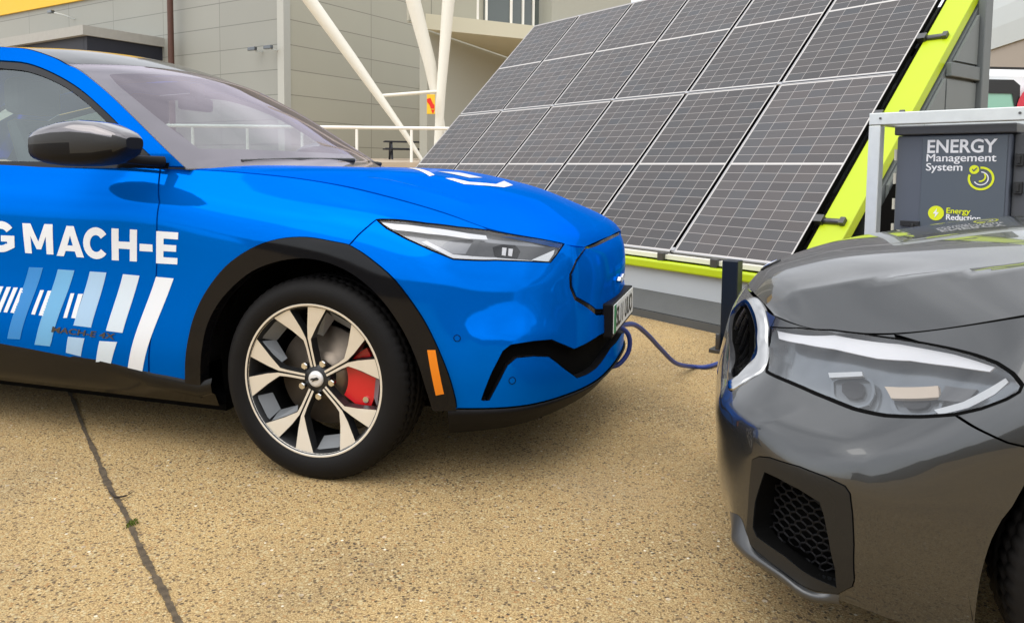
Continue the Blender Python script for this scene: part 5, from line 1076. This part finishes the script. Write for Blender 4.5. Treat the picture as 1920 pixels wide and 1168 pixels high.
text_flat('heading','ENERGY','sign_white',em_,eO(.208,1.200),X,Y,.063,.302,.022)
for dx,dz,db in((0,0,0),(.0022,.0004,-.0004),(.0011,-.0006,-.0008)):
    eP=lambda a,z: tuple(np.array(ep(a+dx,.1125+db,z+dz)))
    text_flat('heading','Management','sign_white',em_,eP(.206,1.157),X,Y,.036,.302,0)
    text_flat('heading','System','sign_white',em_,eP(.206,1.112),X,Y,.036,.161,0)
    text_flat('caption','Energy','sign_lime',em_,eP(.308,.905),X,Y,.026,.103,0)
    text_flat('caption','Reduction','sign_white',em_,eP(.308,.873),X,Y,.027,.148,0)
def ring(name,a,z,r0,r1,t0,t1,m,par):
    n=40; V=[];
    for i in range(n+1):
        t=R(t0+(t1-t0)*i/n)
        for r in(r0,r1): V.append(ep(a+r*cos(t),.1115,z+r*sin(t)))
    b=MB(); b.add(V,[(2*i,2*i+1,2*i+3,2*i+2) for i in range(n)]); return b.build(name,m,par,recalc=False)
ic=ring('clock_emblem',.450,1.076,.046,.056,-200,95,'sign_lime',em_); ring('inner_ring',.450,1.076,.028,.033,-150,90,'sign_white',ic); ring('inner_ring',.446,1.085,.019,.026,-100,40,'sign_lime',ic)
ring('tick_disc',.420,1.118,0,.021,0,360,'sign_lime',ic)
b=MB(); b.add([ep(.410,.110,1.118),ep(.418,.110,1.108),ep(.434,.110,1.124),ep(.430,.110,1.128),ep(.418,.110,1.116),ep(.413,.110,1.122)],[(0,1,4,5),(1,2,3,4)]); b.build('tick','cabinet_grey',ic,recalc=False)
ro=ring('bolt_emblem',.262,.903,0,.036,0,360,'sign_lime',em_)
b=MB(); b.add([ep(a+.262,.110,z+.903) for a,z in((.004,.024),(-.013,-.003),(-.002,-.003),(-.005,-.024),(.013,.004),(.002,.004))],[(0,1,2,5),(2,3,4,5)]); b.build('lightning_bolt','sign_white',ro,recalc=False)

# ---------------------------------------------------------------- charging cable
cpts=[(0.426,3.220,0.426),(0.480,3.300,0.424),(0.563,3.450,0.397),(0.655,3.620,0.314),(0.756,3.800,0.203),(0.872,3.980,0.088),(1.017,4.204,0.000),(1.092,4.207,0.000),(1.193,4.305,0.000),(1.323,4.461,0.000),(1.545,4.745,0.000)]
cpts=[(x,y,max(z,.014)) for x,y,z in cpts]
mb=MB(); mb.tube(smooth_line(cpts,8),.0115,10)
lp=[(0.421,3.220,0.435),(0.462,3.250,0.429),(0.503,3.280,0.396),(0.519,3.300,0.349),(0.510,3.310,0.295),(0.469,3.310,0.247),(0.403,3.300,0.235)]
mb.tube(smooth_line(lp,8),.0105,10)
tag(mb.build('charging_cable','cable_blue'),'thin dark blue cable curving over the ground between the two car noses','cable')

# ---------------------------------------------------------------- ground
gm=MB(); gm.add([(-400,-400,0),(400,-400,0),(400,500,0),(-400,500,0)],[(0,1,2,3)]); tag(gm.build('ground','concrete',recalc=False),kind='structure')
jl=[(-2.245,3.794,0.000),(-2.087,3.579,0.000),(-1.790,3.147,0.000),(-1.555,2.817,0.000),(-1.368,2.548,0.000),(-1.217,2.355,0.000),(-1.118,2.214,0.000),(-1.009,2.059,0.000),(-0.905,1.924,0.000),(-0.827,1.816,0.000),(-0.756,1.720,0.000),(-0.610,1.520,0.000)]
jl=[(2*jl[0][0]-jl[1][0]-.1*0,2*jl[0][1]-jl[1][1],0)]+jl
rj=random.Random(3); L=smooth_line([(p[0],p[1]) for p in jl],14); V=[]
for i,p in enumerate(L):
    a=np.array(L[max(0,i-1)]);b=np.array(L[min(len(L)-1,i+1)]); t=(b-a)/np.linalg.norm(b-a); n=np.array([-t[1],t[0]]); wd=.003+.004*abs(sin(i*.21))*abs(sin(i*.057+1))+rj.random()*.005
    V+=[(p[0]+n[0]*(wd+rj.random()*.004),p[1]+n[1]*(wd+rj.random()*.004),.004),(p[0]-n[0]*wd,p[1]-n[1]*wd,.004)]
b=MB(); b.add(V,[(2*i,2*i+1,2*i+3,2*i+2) for i in range(len(L)-1)]); tag(b.build('ground_joint','joint_dirt',recalc=False),kind='structure')
# moss and a twig lying in the joint
ms=MB(); c0=np.array((-1.148,2.265,0.000)); rj=random.Random(5)
for i in range(40):
    x=c0+np.array([rj.gauss(0,.007),rj.gauss(0,.010),0]); a=rj.random()*6.3; h_=.006+rj.random()*.008; s_=.004
    ms.add([(x[0]-s_*cos(a),x[1]-s_*sin(a),.004),(x[0]+s_*cos(a),x[1]+s_*sin(a),.004),(x[0]+rj.gauss(0,.004),x[1]+rj.gauss(0,.004),.004+h_)],[(0,1,2)])
tag(ms.build('moss','moss_green',recalc=False),'small tuft of yellow green moss in the joint of the concrete','moss')
tw=[np.array(p)+[0,0,.009] for p in((-1.333,2.488,0.000),(-1.298,2.452,0.000),(-1.275,2.448,0.000),(-1.260,2.461,0.000),(-1.255,2.486,0.000))]
tag(MB().tube(smooth_line([tuple(p) for p in tw],4),[.003]*12+[.0015]*5,6).build('twig','bark_dark'),'short dark twig lying across the joint of the concrete','twig')
